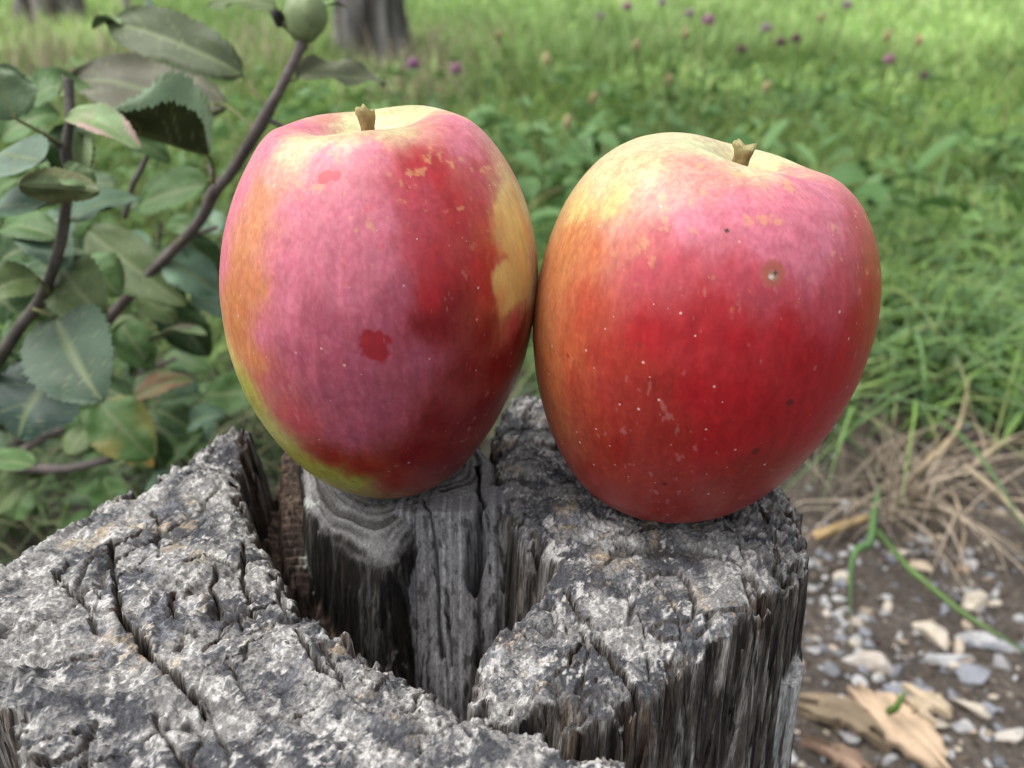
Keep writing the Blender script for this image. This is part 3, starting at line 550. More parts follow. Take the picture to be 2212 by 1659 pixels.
def build_grass():
    ps = []
    x, y = wedge(24000, .40, 1.7, .8); k = (y > soil_edge(x)) & off_stump(x, y) & clump(x, y, 3, 5, -.25); x, y = x[k], y[k]; n = len(x)
    hg = rng.uniform(.05, .15, n)*(1+.5*vn(x*4, y*4, 8))*np.where(y < 1.1, .85, 1.1)*sst(-.03, .15, y-soil_edge(x)+.02)
    ps.append(blades(n, (x, y), np.maximum(hg, .03), rng.uniform(.0022, .0048, n), .9, G1, G2, 6, (.34, .27, .13)))
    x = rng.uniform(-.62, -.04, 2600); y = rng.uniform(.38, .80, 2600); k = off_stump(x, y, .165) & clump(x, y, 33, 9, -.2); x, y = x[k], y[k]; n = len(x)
    ps.append(blades(n, (x, y), rng.uniform(.03, .10, n), rng.uniform(.002, .0045, n), 1.2, (.035, .065, .022), (.085, .145, .04), 6, (.3, .24, .12)))  # undergrowth blades coloured dark for the shade below the apple leaves
    x, y = wedge(5200, .62, 1.5, 1.0, lambda y: y*.9); k = (y > soil_edge(x)+.03) & (x > .02); x, y = x[k], y[k]; n = len(x)   # long arching blades
    ps.append(blades(n, (x, y), rng.uniform(.08, .20, n), rng.uniform(.003, .0062, n), 1.25, G3, (.20, .34, .075), 9, (.4, .33, .16), 1.5))
    x, y = wedge(38000, 1.5, 3.6, .75, lambda y: .85*y+.3); k = clump(x, y, 13, 2.6, -.35); x, y = x[k], y[k]; n = len(x)
    ps.append(blades(n, (x, y), rng.uniform(.06, .17, n)*(1+.55*fbm(x*1.8, y*1.8, 18, 2)), rng.uniform(.003, .006, n), .8, G1, G2, 5, (.32, .26, .12)))
    x, y = wedge(56000, 2.6, 16, .9, lambda y: .8*y+.3); n = len(x)
    ps.append(blades(n, (x, y), rng.uniform(.06, .14, n), rng.uniform(.008, .018, n), .7, (.31, .48, .15), (.41, .53, .20), 4))
    x, y = wedge(16000, 14, 60, .7, lambda y: .8*y); n = len(x)
    ps.append(blades(n, (x, y), rng.uniform(.08, .16, n), rng.uniform(.03, .06, n), .7, G2, G4, 3))
    x = rng.uniform(.45, 2.6, 15000)*rng.choice([-1, 1], 15000); y = rng.uniform(-.6, 3.2, 15000); k = (np.abs(x) > np.where(y > .5, .9*y, .6)) & ((x < 0) | (y > .3)); x, y = x[k], y[k]; n = len(x)
    ps.append(blades(n, (x, y), rng.uniform(.06, .16, n), rng.uniform(.003, .0065, n), .9, G1, G2, 5, (.34, .27, .13)))
    V, Q, C = merge(ps)
    tag(link('grass', mesh_np('grass', V, Q, C), m_grass), kind='stuff')
    ps = []                                       # dead blades lying at the turf edge and among the green
    x, y = wedge(620, .5, 1.1, 1, lambda y: y*1.0); e = y-soil_edge(x); k = (e > -.10+.04*rng.normal(size=len(x))) & off_stump(x, y) & (e < .3) & ((x > 0) | (rng.random(len(x)) < .5)); x, y = x[k], y[k]; n = len(x)
    ps.append(blades(n, (x, y), rng.uniform(.015, .07, n), rng.uniform(.0009, .0023, n), 2.4, (.28, .225, .165), (.52, .44, .33), 5, None, 1.0))
    x, y = wedge(900, 1.1, 4.5, 1, lambda y: y*.8); n = len(x)
    ps.append(blades(n, (x, y), rng.uniform(.10, .24, n), rng.uniform(.0012, .003, n), .7, (.28, .21, .11), (.44, .34, .20), 6))
    for cx, cy, n, sp, hh in ((-.93, 3.1, 110, .12, .36), (-.40, 3.5, 130, .12, .32), (-1.70, 3.2, 130, .16, .40), (-.15, 3.6, 60, .12, .30), (-1.18, 2.35, 170, .13, .30), (-.80, 2.5, 60, .08, .27), (-1.45, 2.6, 120, .14, .34), (-.27, 2.55, 120, .10, .27), (-.42, 2.8, 60, .10, .26)):      # tall dry panicle grass by the trunks
        x = cx+rng.normal(0, sp, n); y = cy+rng.normal(0, .2, n)
        ps.append(blades(n, (x, y), rng.uniform(.5, 1.0, n)*hh, rng.uniform(.002, .005, n), .5, (.36, .27, .20), (.50, .40, .31), 6))
    V, Q, C = merge(ps)
    tag(link('dry_grass', mesh_np('dry_grass', V, Q, C), m_straw), kind='stuff')
build_grass()
def build_cover():                                # trefoil leaves of the clover patch
    Vs, Qs, Cs = [], [], []; o = 0
    x, y = wedge(1700, 1.0, 2.6, .9, lambda y: .62*y+.1); k = (clump(x, y, 23, 2.6, -.15)) | (np.hypot((x-.13)/.25, (y-1.45)/.3) < 1) ; k &= (y > soil_edge(x)+.1); x, y = x[k], y[k]
    hz = gz(x, y)+rng.uniform(.04, .15, len(x))
    a = np.linspace(0, 2*np.pi, 11)[:-1]; ring = np.stack([.55+.5*np.cos(a)*(1), .40*np.sin(a)*(1+.15*np.cos(a))], -1); ring[0, 0] = .98
    for i in range(len(x)):
        s = rng.uniform(.012, .027); c0 = rng.uniform(0, 6.28); tl = rng.normal(0, .35, 2); sh = rng.random()
        c = np.array((.065, .135, .038))*(1-sh)+np.array((.14, .26, .075))*sh
        for t in range(3):
            an = c0+t*2.094+rng.normal(0, .1); ca, sa = math.cos(an), math.sin(an)
            P = np.concatenate([[[.5, 0]], ring])*s; X_ = x[i]+P[:, 0]*ca-P[:, 1]*sa; Y_ = y[i]+P[:, 0]*sa+P[:, 1]*ca
            Z_ = hz[i]+np.abs(P[:, 1])*.45+(X_-x[i])*tl[0]+(Y_-y[i])*tl[1]
            Vs.append(np.stack([X_, Y_, Z_], -1)); j = np.arange(10)
            Qs.append(np.stack([np.zeros(10, int), j+1, (j+1) % 10+1], -1)+o); o += 11; Cs.append(np.tile(c, (11, 1)))
    for i in range(300):                          # broad dock-like leaves between and behind the apples
        if i < 200: X0, Y0 = rng.normal(.16, .20), rng.normal(1.38, .22)
        else: X0, Y0 = rng.uniform(-.7, 1.3), rng.uniform(1.0, 2.6)
        if Y0 < .95: continue
        s = rng.uniform(.035, .065); an = rng.uniform(0, 6.28); h0 = float(gz(X0, Y0))+rng.uniform(.05, .17); tl = rng.normal(0, .4, 2); ca, sa = math.cos(an), math.sin(an); sh = rng.random()
        P = np.concatenate([[[.5, 0]], ring*np.array([1, .75])])*s; X_ = X0+P[:, 0]*ca-P[:, 1]*sa; Y_ = Y0+P[:, 0]*sa+P[:, 1]*ca
        Vs.append(np.stack([X_, Y_, h0+np.abs(P[:, 1])*.5+(X_-X0)*tl[0]+(Y_-Y0)*tl[1]-((P[:, 0]/s-.5)**2)*s*.4], -1)); j = np.arange(10)
        Qs.append(np.stack([np.zeros(10, int), j+1, (j+1) % 10+1], -1)+o); o += 11; Cs.append(np.tile(np.array((.065, .15, .04))*(1-sh)+np.array((.15, .27, .10))*sh, (11, 1)))
    tag(link('clover_leaves', mesh_np('clover_leaves', np.concatenate(Vs), np.concatenate(Qs), np.concatenate(Cs)), m_grass), kind='stuff')
build_cover()

# ------------------------------------------------------------------ stones and chips on the bare soil
def stone_mesh(size, seed, flat=.5, cut=7):
    g = np.random.default_rng(seed); n, m = 22, 30
    al = np.linspace(0, np.pi, n)[:, None]; ph = np.linspace(0, 2*np.pi, m, endpoint=False)[None]
    d = np.stack([np.sin(al)*np.cos(ph), np.sin(al)*np.sin(ph), np.cos(al)+0*ph], -1)
    r = np.full((n, m), 9.0)
    for _ in range(cut+3):                        # chipped planes
        nn = g.normal(size=3); nn /= np.linalg.norm(nn); h_ = g.uniform(.5, 1.0); dn = d@nn
        r = np.minimum(r, np.where(dn > .05, h_/np.maximum(dn, .05), 9))
    for s in (1, -1): dn = s*d[..., 2]; r = np.minimum(r, np.where(dn > .05, .8/np.maximum(dn, .05), 9))
    r = np.minimum(r, 1.5)
    r = .1*(np.roll(r, 1, 1)+np.roll(r, -1, 1))+.8*r
    r = r*(1+.04*fbm(d[..., 0]*3, d[..., 1]*3, seed, 3, .5, d[..., 2]*3))
    V = (r[..., None]*d)*np.array([size[0], size[1], size[0]*0+size[2]])/2
    Q = grid_quads(n, m, True); return V.reshape(-1, 3), np.concatenate([Q[:, [0, 1, 2]], Q[:, [0, 2, 3]]])
def rot(V, yaw, pitch=0, roll=0):
    from mathutils import Euler
    return V@np.array(Euler((roll, pitch, yaw)).to_matrix()).T
CREAM, TAN, SLATE, PALE, RUST = (.48, .425, .345), (.38, .31, .23), (.20, .21, .235), (.39, .39, .39), (.34, .235, .165)
def stone_col(V, c, seed, c2=None):
    t = sst(-.1, .35, fbm(V[:, 0]*60, V[:, 1]*60, seed, 3, .5, V[:, 2]*60))[:, None]*.6
    return np.array(c)*(1-t)+np.array(c2 or tuple(q*.62 for q in c))*t
LARGE = [(2016, 1357, .040, .017, .013, -42, CREAM, PALE, 'long cream stone lying diagonally under the thin green blade'), (2101, 1292, .030, .018, .008, 52, CREAM, None, 'flat cream slab tilted up behind the long cream stone'),
         (1886, 1422, .032, .018, .012, -14, PALE, TAN, 'angular pale stone with a tan end right of the stump'), (2037, 1418, .030, .012, .010, 4, PALE, SLATE, 'pale pointed stone with a grey top below the long cream stone'),
         (1983, 1490, .030, .013, .005, -14, SLATE, None, 'flat blue-grey slate flake above the big wood chip'), (2115, 1368, .030, .014, .009, -8, PALE, None, 'broad pale grey stone crossed by the thin green blade'),
         (2181, 1388, .028, .011, .007, -10, SLATE, PALE, 'blue-grey slate pebble at the right edge of the gravel'), (2101, 1455, .026, .016, .007, -30, SLATE, None, 'dark slate chip between pale pebbles'),
         (2105, 1523, .025, .009, .008, -22, CREAM, None, 'narrow cream pebble on dark soil above the corner'), (1997, 1215, .018, .012, .009, -30, TAN, CREAM, 'tan oval pebble in the shade of the straw tuft'),
         (1948, 1187, .018, .007, .006, 2, CREAM, None, 'small cream sliver just below the grass clump'), (2100, 1213, .013, .012, .009, 60, PALE, CREAM, 'rounded whitish pebble beside a tan one'),
         (1912, 1520, .014, .009, .007, 80, PALE, SLATE, 'grey and white pebble next to the wood chip top'), (2010, 1562, .018, .014, .008, 20, CREAM, TAN, 'cream chip resting against the wood chip'),
         (1860, 1475, .012, .010, .007, 30, PALE, None, 'whitish rounded pebble near the stump wall'), (2075, 1400, .018, .009, .009, 75, TAN, CREAM, 'upright tan pebble below the pale grey stone'),
         (2190, 1580, .022, .010, .009, 15, PALE, CREAM, 'white streaked stone at the lower right edge')]
for i, (px, py, a, b_, c_, yaw, c1, c2, lab) in enumerate(LARGE):
    p = onz(px, py, .004); p[2] = gz(p[0], p[1])+c_*.16; V, T = stone_mesh((a*.92, b_*.88, c_*1.2), 100+i, .5)
    V = rot(V, R(yaw), R(rng.uniform(-8, 8)), R(rng.uniform(-12, 12)))
    tag(link('stone', mesh_np('stone', V, T, stone_col(V, c1, i, c2), smooth=False), m_stone, loc=p), lab, 'stone', 'larger stones on the soil')
def build_gravel():
    ps = []; protos = [stone_mesh((1, rng.uniform(.5, .9), rng.uniform(.3, .6)), 300+i, .5, 6) for i in range(14)]
    protos = [(V.reshape(22, 30, 3)[::3, ::3].reshape(-1, 3), None) for V, T in protos]
    Qs = grid_quads(8, 10, True)
    N_ = 7500
    X = rng.uniform(.02, .75, N_); Y = rng.uniform(.22, .80, N_); 
    dens = np.exp(-((X-.30)/.20)**2-((Y-.40)/.13)**2)*1.2+.10*(Y < .72)
    k = (rng.random(N_) < dens*(.6+.6*vn(X*14, Y*14, 91))) & off_stump(X, Y, .155)
    for x, y in zip(X[k], Y[k]):
        s = .0025+.010*rng.random()**2.6; V, _ = protos[rng.integers(14)]; V = rot(V*s, rng.uniform(0, 6.3), rng.normal(0, .25), rng.normal(0, .25))
        r_ = rng.random(); c = SLATE if r_ < .40 else PALE if r_ < .70 else CREAM if r_ < .85 else TAN if r_ < .95 else RUST
        ps.append((V+np.array([x, y, gz(x, y)+s*.10]), Qs, np.tile(np.array(c)*rng.uniform(.6, 1.1), (len(V), 1))))
    V, Q, C = merge(ps); tag(link('gravel', mesh_np('gravel', V, Q, C, smooth=False), m_stone), kind='stuff')
    ps = []                                       # crumbs of soil and bark
    X = rng.uniform(-.5, .8, 9000); Y = rng.uniform(.25, .85, 9000); k = off_stump(X, Y, .155)
    for x, y in zip(X[k], Y[k]):
        s = .002+.007*rng.random()**2; V, _ = protos[rng.integers(14)]; V = rot(V*s*np.array([1, .6, .6]), rng.uniform(0, 6.3), rng.normal(0, .4), rng.normal(0, .4))
        c = np.array((.06, .045, .034))*rng.uniform(.5, 2.2); ps.append((V+np.array([x, y, gz(x, y)+s*.05]), Qs, np.tile(c, (len(V), 1))))
    V, Q, C = merge(ps); tag(link('soil_crumbs', mesh_np('soil_crumbs', V, Q, C, smooth=False), m_stone), kind='stuff')
build_gravel()
def splinter(name, pts, wid, thick, col, label, cat, seed, mat=m_chip):
    n, m = 26, 9; P = np.array(pts); t = np.linspace(0, 1, n); k = np.linspace(0, 1, len(P))
    C = np.stack([np.interp(t, k, P[:, a]) for a in range(3)], -1); T = np.gradient(C, axis=0); T /= np.linalg.norm(T, axis=1)[:, None]
    S = np.cross(T, [0, 0, 1.]); S /= np.linalg.norm(S, axis=1)[:, None]; Nn = np.cross(S, T)
    w = np.interp(t, np.linspace(0, 1, len(wid)), wid)*(1+.25*vn(t*9, t*0, seed)); v = np.linspace(-1, 1, m)
    jag = .012*vn(v*4, v*0, seed+1)
    rows = []
    for sgn in (1, -1):
        top = C[:, None]+S[:, None]*(v[None]*w[:, None])[..., None]*.5+Nn[:, None]*((sgn*thick*.5)*(1-.4*v[None]**2)+.0012*vn(v[None]*7+0*t[:, None], t[:, None]*2.5, seed+2))[..., None]+T[:, None]*(jag[None]*(np.abs(t-.5)*2)[:, None]**6*np.sign(t-.5)[:, None])[..., None]
        rows.append(top if sgn > 0 else top[:, ::-1])
    G = np.concatenate(rows, 1); Q = grid_quads(n, 2*m, True); T3 = np.concatenate([Q[:, [0, 1, 2]], Q[:, [0, 2, 3]]])
    j = np.arange(m-1); caps = []
    for r0 in (0, (n-1)*2*m):
        for q in j: caps += [[r0+q, r0+q+1, r0+2*m-1-q], [r0+q+1, r0+2*m-2-q, r0+2*m-1-q]]
    V = G.reshape(-1, 3); o = C[n//2].copy(); st = vn(np.tile(np.concatenate([v, -v[::-1]])*6, n), np.repeat(t, 2*m)*1.5, seed+5)[:, None]
    cc = np.array(col)*(1+.3*st)
    tag(link(name, mesh_np(name, V-o, np.concatenate([T3, np.array(caps)]), cc, smooth=False), mat, loc=o), label, cat)
def gp(px, py, dz=.004): p = onz(px, py, .004); p[2] = gz(p[0], p[1])+dz; return p
splinter('wood_chip', [gp(1872, 1512, .006), gp(1950, 1590, .008), gp(2030, 1665, .006)], [.014, .034, .032, .018], .006, (.47, .35, .24), 'big pale split wood chip with ragged ends at the bottom right', 'wood chip', 5)
splinter('wood_chip', [gp(1965, 1530, .012), gp(2010, 1560, .012)], [.012, .022, .018], .005, (.46, .37, .26), 'short cream wood chip leaning on the big split chip', 'wood chip', 6)
splinter('bark_stick', [gp(1740, 1535, .006), gp(1820, 1560, .009), gp(1895, 1608, .006)], [.010, .022, .016, .008], .008, (.20, .155, .105), 'dull brown stick of rotten wood beside the stump', 'stick', 8)
splinter('bark_stick', [gp(1770, 1625, .006), gp(1830, 1650, .006), gp(1870, 1690, .006)], [.008, .014, .008], .006, (.25, .17, .12), 'reddish brown sliver of wood under the rotten stick', 'stick', 9)

# ------------------------------------------------------------------ single blades and tufts one can pick out
def blade_thing(name, pts, wid, col, label, cat, seed=0, mat=m_grass, group=None):
    P = np.array(pts); n = 22; t = np.linspace(0, 1, n); k = np.linspace(0, 1, len(P))
    C = np.stack([np.interp(t, k, P[:, a]) for a in range(3)], -1)
    for _ in range(3): C[1:-1] = .25*C[:-2]+.5*C[1:-1]+.25*C[2:]
    T = np.gradient(C, axis=0); T /= np.linalg.norm(T, axis=1)[:, None]; S = np.cross(T, CAM-C+np.array([.1, 0, .1])); S /= np.linalg.norm(S, axis=1)[:, None]; Nn = np.cross(S, T)
    w = wid*(1-.85*t**3)*.5
    V = np.stack([C-S*w[:, None], C+Nn*(w*.35)[:, None], C+S*w[:, None], C-Nn*(w*.1)[:, None]], 1).reshape(-1, 3)
    o = C[0].copy(); cc = np.array(col)*(1+.18*vn(np.repeat(t, 4)*8, np.repeat(t, 4)*0, seed))[:, None]
    return tag(link(name, mesh_np(name, V-o, grid_quads(n, 4, True), cc), mat, loc=o), label, cat, group)
blade_thing('grass_shoot', [gp(1900, 1060, .01), onz(1888, 1100, .035), onz(1884, 1180, .04), onz(1852, 1180, .045), onz(1838, 1215, .04), onz(1836, 1335, .008)], .006, (.12, .23, .08), 'broad green blade bent sharply down over the soil', 'grass blade', 1)
blade_thing('grass_shoot', [gp(1885, 1180, .02), onz(1960, 1225, .03), onz(2080, 1325, .035), onz(2235, 1420, .04)], .005, (.13, .22, .07), 'long thin green blade slanting across the gravel to the right edge', 'grass blade', 2)
blade_thing('straw_stalk', [gp(1945, 1070, .012), onz(1990, 1010, .025), onz(2060, 945, .04), onz(2078, 905, .05), onz(2095, 812, .085)], .006, (.46, .36, .23), 'thick dry straw stalk bent upwards out of the tuft', 'straw stalk', 3, m_straw)
blade_thing('straw_stalk', [gp(2070, 1045, .02), gp(2140, 1105, .02), gp(2225, 1190, .02)], .0055, (.50, .41, .28), 'pale dry stalk lying on soil at the right edge', 'straw stalk', 4, m_straw)
blade_thing('straw_stalk', [gp(1755, 1180, .012), gp(1830, 1160, .016), gp(1890, 1145, .02)], .009, (.42, .30, .15), 'flat tan dead blade lying beside the stump rim', 'straw stalk', 5, m_straw)
blade_thing('grass_shoot', [gp(1905, 1575, .015), onz(1935, 1530, .03), onz(1957, 1492, .04)], .0045, (.13, .24, .05), 'short green shoot standing over the big wood chip', 'grass blade', 6)
def tuft(px, py, n, h0, h1, w0, w1, lean, ca, cb, name, label, cat, mat, spread=.02):
    c = gp(px, py, 0); x = c[0]+rng.normal(0, spread, n); y = c[1]+rng.normal(0, spread, n)
    V, Q, C = blades(n, (x, y), rng.uniform(h0, h1, n), rng.uniform(w0, w1, n), lean, ca, cb, 8)
    o = np.array([c[0], c[1], gz(c[0], c[1])]); tag(link(name, mesh_np(name, V-o, Q, C), mat, loc=o), label, cat)
tuft(1935, 1075, 120, .03, .09, .0010, .0026, 1.6, (.25, .20, .15), (.50, .42, .32), 'straw_tuft', 'dead straw tuft sprawling on bare soil right of the broad apple', 'grass tuft', m_straw, .022)
tuft(2090, 1080, 30, .03, .07, .0018, .004, 2.2, (.30, .23, .16), (.46, .37, .26), 'straw_tuft', 'thin flattened straw tuft under the long stalk at the right', 'grass tuft', m_straw, .03)
tuft(2200, 930, 45, .05, .11, .004, .0065, 1.5, G3, G2, 'grass_tuft', 'loose green grass tuft at the right edge above the pale dry stalk', 'grass tuft', m_grass, .03)
tuft(2090, 790, 110, .07, .15, .003, .0055, 1.2, G3, G2, 'grass_tuft', 'arching green grass tuft spilling over the bare soil at the right', 'grass tuft', m_grass, .03)
tuft(1960, 740, 90, .07, .14, .003, .0055, 1.4, (.07, .13, .05), G2, 'grass_tuft', 'grass tuft bowed to one side right behind the broad apple', 'grass tuft', m_grass, .03)

# ------------------------------------------------------------------ clover heads and grass seed heads
def head_mesh(r, seed, h=1.0):
    V, Q, C = [], [], []; o = 0; g = np.random.default_rng(seed); n = 150
    for i in range(n):                            # many little tapering florets round a core
        z = 1-1.7*(i+.5)/n; a = i*2.39996; q = math.sqrt(max(0, 1-z*z)); d = np.array([q*math.cos(a), q*math.sin(a), z*h]); d2 = d/np.linalg.norm(d)+np.array([0, 0, .35]); d2 /= np.linalg.norm(d2)
        s = np.cross(d2, [.3, .2, 1.]); s /= np.linalg.norm(s); t = np.cross(d2, s); b = d*r*.25; e = d*r*.55+d2*r*.5*g.uniform(.75, 1.1); m = (b+e)/2+d2*r*.05; w = r*.14
        V += [b, m+s*w, m+t*w, m-s*w, m-t*w, e]; Q += [[o, o+1, o+2], [o, o+2, o+3], [o, o+3, o+4], [o, o+4, o+1], [o+5, o+2, o+1], [o+5, o+3, o+2], [o+5, o+4, o+3], [o+5, o+1, o+4]]; o += 6
        C += [.55]+[.9]*4+[1.15]
    return np.array(V), np.array(Q), np.array(C)
def pos_h(px, py, dist):                          # a point seen at this pixel at this distance along the ground
    d = ray(px, py); return CAM+d*(dist/d[1])
PINK, DULL, MAUVE_ = (.42, .23, .31), (.17, .10, .11), (.36, .27, .33)
FL = [(1355, 15, 1.75, .0125, PINK, 'pink clover head above the gap between the apples, near the top edge'), (1490, 30, 1.9, .0125, MAUVE_, 'pale mauve clover head just left of a bright pink one'), (1530, 45, 1.6, .0145, PINK, 'bright pink clover head, the largest of the top row'),
      (1655, 62, 1.7, .013, MAUVE_, 'mauve clover head above the stem of the broad apple'), (1720, 84, 1.65, .012, DULL, 'dull purple clover head right of the mauve one'), (1686, 92, 1.65, .012, DULL, 'withered brown-purple clover head touching a dull purple one'),
      (1830, 12, 1.8, .012, MAUVE_, 'lone mauve clover head at the top edge right of centre'), (1298, 35, 1.9, .010, MAUVE_, 'faint small mauve clover head left of the topmost pink one'), (1430, 6, 2.0, .012, MAUVE_, 'faint clover head cut off by the top edge'),
      (1921, 130, 1.5, .0125, PINK, 'pink clover head alone in the bright grass at upper right'), (893, 140, 1.45, .0135, (.33, .16, .28), 'magenta clover head nearest the tree trunk'), (985, 150, 1.45, .0135, PINK, 'rosy clover head right of the magenta one'),
      (1602, 108, 1.7, .012, DULL, 'withered dark clover head low under the bright pink one'), (1996, 165, 1.6, .011, DULL, 'withered dark clover head low right of the lone pink one')]
SEED = [(1225, 268, 1.15, 'plump tan seed head low between the two apples'), (1205, 240, 1.2, None), (1075, 78, 1.4, 'tan seed head leaning on a diagonal stem above the taller apple'), (1375, 100, 1.5, 'tan seed head under the topmost pink clover'), (1280, 215, 1.3, 'pale seed head over the dark clover leaves'),
        (1182, 130, 1.45, 'faint yellowish seed head straight above the gap between apples'), (1850, 95, 1.7, None), (1773, 40, 1.8, 'straw-coloured seed head just left of the lone mauve clover'), (1985, 90, 1.45, 'long tan seed head tilted in the upper right grass'), (1915, 80, 1.5, 'small tan seed head left of the long tilted one'),
        (1445, 175, 1.35, 'upright brownish seed head above the shoulder of the broad apple'), (1655, 190, 1.4, 'small orange-brown seed head above the broad apple'), (1480, 75, 1.6, 'pale cream seed head beside the white-edged leaves'), (930, 115, 1.5, None), (1050, 60, 1.6, None)]
def stalk_to(name, top, lean, label, cat, group, head, hname, mat, scol):
    bx, by = top[0]+lean[0], top[1]+lean[1]; bz = float(gz(bx, by)); b = np.array([bx, by, bz]); t = tag(empty(name, b), label, cat, group)
    mid = (top+b)/2+np.array([lean[0]*.3, 0, .01])
    V, T = tube([b, mid, top], [.0014, .0012, .0010], 6, 0, 0, 5); link('stem', mesh_np('stem', V-b, T, np.tile(np.array(scol), (len(V), 1))), m_grass, t)
    V, Q, C = head; link(hname, mesh_np(hname, V+top-b, Q, C), mat, t)
for i, (px, py, D, r, c, lab) in enumerate(FL):
    p = pos_h(px, py, D); V, Q, k = head_mesh(r*.85, i)
    stalk_to('clover_flower', p, (rng.normal(0, .04), rng.normal(.03, .03)), lab, 'flower', 'clover heads in the meadow', (V, Q, np.array(c)*k[:, None]), 'flower_head', m_petal, (.09, .15, .05))
for i, (px, py, D, lab) in enumerate(SEED):
    if not lab: continue
    p = pos_h(px, py, D); V, Q, k = head_mesh(.0062, 40+i, 1.0); V = rot(V*np.array([1, 1, 2.2]), 0, R(rng.normal(12, 14)), R(rng.normal(0, 10)))
    stalk_to('seed_head', p, (rng.normal(.02, .05), rng.normal(.03, .04)), lab, 'seed head', 'grass seed heads in the meadow', (V, Q, np.array((.46, .37, .21))*k[:, None]), 'spike', m_petal, (.16, .19, .07))
for i, (pts, D, lab) in enumerate([([(1170, 330), (1120, 200), (1075, 85), (1045, 20)], 1.15, 'slender grass stem leaning left behind the taller apple'), ([(1440, 285), (1436, 210), (1428, 130)], 1.0, 'upright yellow-green grass stem behind the broad apple')]):
    q = [pos_h(x, y, D+.02*j) for j, (x, y) in enumerate(pts)]; q = [np.array([q[0][0]+.02, q[0][1], float(gz(q[0][0], q[0][1]))])]+q
    blade_thing('grass_stalk', q, .004, (.16, .20, .06), lab, 'grass stem', i)

# ------------------------------------------------------------------ trunks and stakes far behind
def trunk(px, py, D, r, lean, label, seed):
    p = pos_h(px, py, D); b = np.array([p[0], D, float(gz(p[0], D))-.05]); t = tag(empty('tree', b), label, 'tree', 'orchard trees')
    n, m = 70, 64; z = np.linspace(0, 2.6, n)[:, None]; ph = np.linspace(0, 2*np.pi, m, endpoint=False)[None]
    rr = r*(1+.55*np.exp(-z/.16)*(1+.35*np.cos(ph*3+seed)))*(1-.10*z)+.22*r*(1-np.abs(vn(ph*4.5+.6*vn(z*3, ph*0, seed), z*2.2, seed)))+.05*r*vn(ph*12, z*9, seed+2)
    V = np.stack([rr*np.cos(ph)+lean*z, rr*np.sin(ph), z+0*ph], -1).reshape(-1, 3)
    g = fbm(ph*5+0*z, z*3, seed+4, 4).ravel()[:, None]; c = np.array((.045, .040, .038))*(1-sst(-.2, .3, g))+np.array((.27, .255, .25))*sst(-.3, .4, g)
    link('trunk', mesh_np('trunk', V, grid_quads(n, m, True), c), m_trunk, t)
    Vs, Ts, o = [], [], 0                         # limbs above the frame
    for k in range(6):
        a = k*1.05+seed; h0 = 1.5+.18*k; s = np.array([lean*h0, 0, h0]); e = s+np.array([math.cos(a)*1.1, math.sin(a)*1.1, .8])
        v, tt = tube([s, (s+e)/2+np.array([0, 0, .12]), e], [r*.4, r*.25, r*.08], 10, .15, k); Vs.append(v); Ts.append(tt+o); o += len(v)
    link('limb', mesh_np('limb', np.concatenate(Vs), np.concatenate(Ts), np.tile((.16, .145, .13), (o, 1))), m_trunk, t)
    k = 5000; g2 = np.random.default_rng(seed); c0 = g2.normal(size=(k, 3)); c0 /= np.linalg.norm(c0, axis=1)[:, None]
    c0 = c0*(g2.random((k, 1))**.4)*np.array([1.5, 1.5, .9])*(1+.3*vn(c0[:, 0]*2, c0[:, 1]*2, seed)[:, None])+np.array([lean*2.4, 0, 2.9])
    u = g2.normal(size=(k, 3))*.045; w = np.cross(u, g2.normal(size=(k, 3))); w = w/np.linalg.norm(w, axis=1)[:, None]*.022
    V = np.stack([c0-u, c0+w, c0+u, c0-w], 1).reshape(-1, 3); Q = np.arange(4*k).reshape(-1, 4)
    link('crown', mesh_np('crown', V, Q, np.repeat(np.array((.06, .10, .03))*(.6+.8*g2.random((k, 1))), 4, 0), smooth=False), m_grass, t)
trunk(808, 60, 3.5, .112, -.03, 'old grey orchard trunk standing behind the taller apple', 3)
trunk(108, 20, 5.2, .13, .12, 'blurred orchard trunk at the top left corner', 8)
def stake(name, px, py, D, r, col, label):
    p = pos_h(px, py, D); b = np.array([p[0], D, float(gz(p[0], D))]); t_ = 1.3
    V, T = tube([b-np.array([0, 0, .1])-b, np.array([0.004, 0, t_*.5]), np.array([-.006, 0, t_])], [r, r, r*.95], 14, .08, 4, 8)
    tag(link(name, mesh_np(name, V, T, np.tile(col, (len(V), 1))), m_paint, loc=b), label, 'stake')
stake('wooden_stake', 287, 80, 3.6, .017, (.30, .27, .25), 'thin grey-brown wooden stake behind the apple leaves')
stake('metal_stake', 334, 80, 3.7, .010, (.36, .43, .50), 'slim bluish metal stake beside the wooden one')

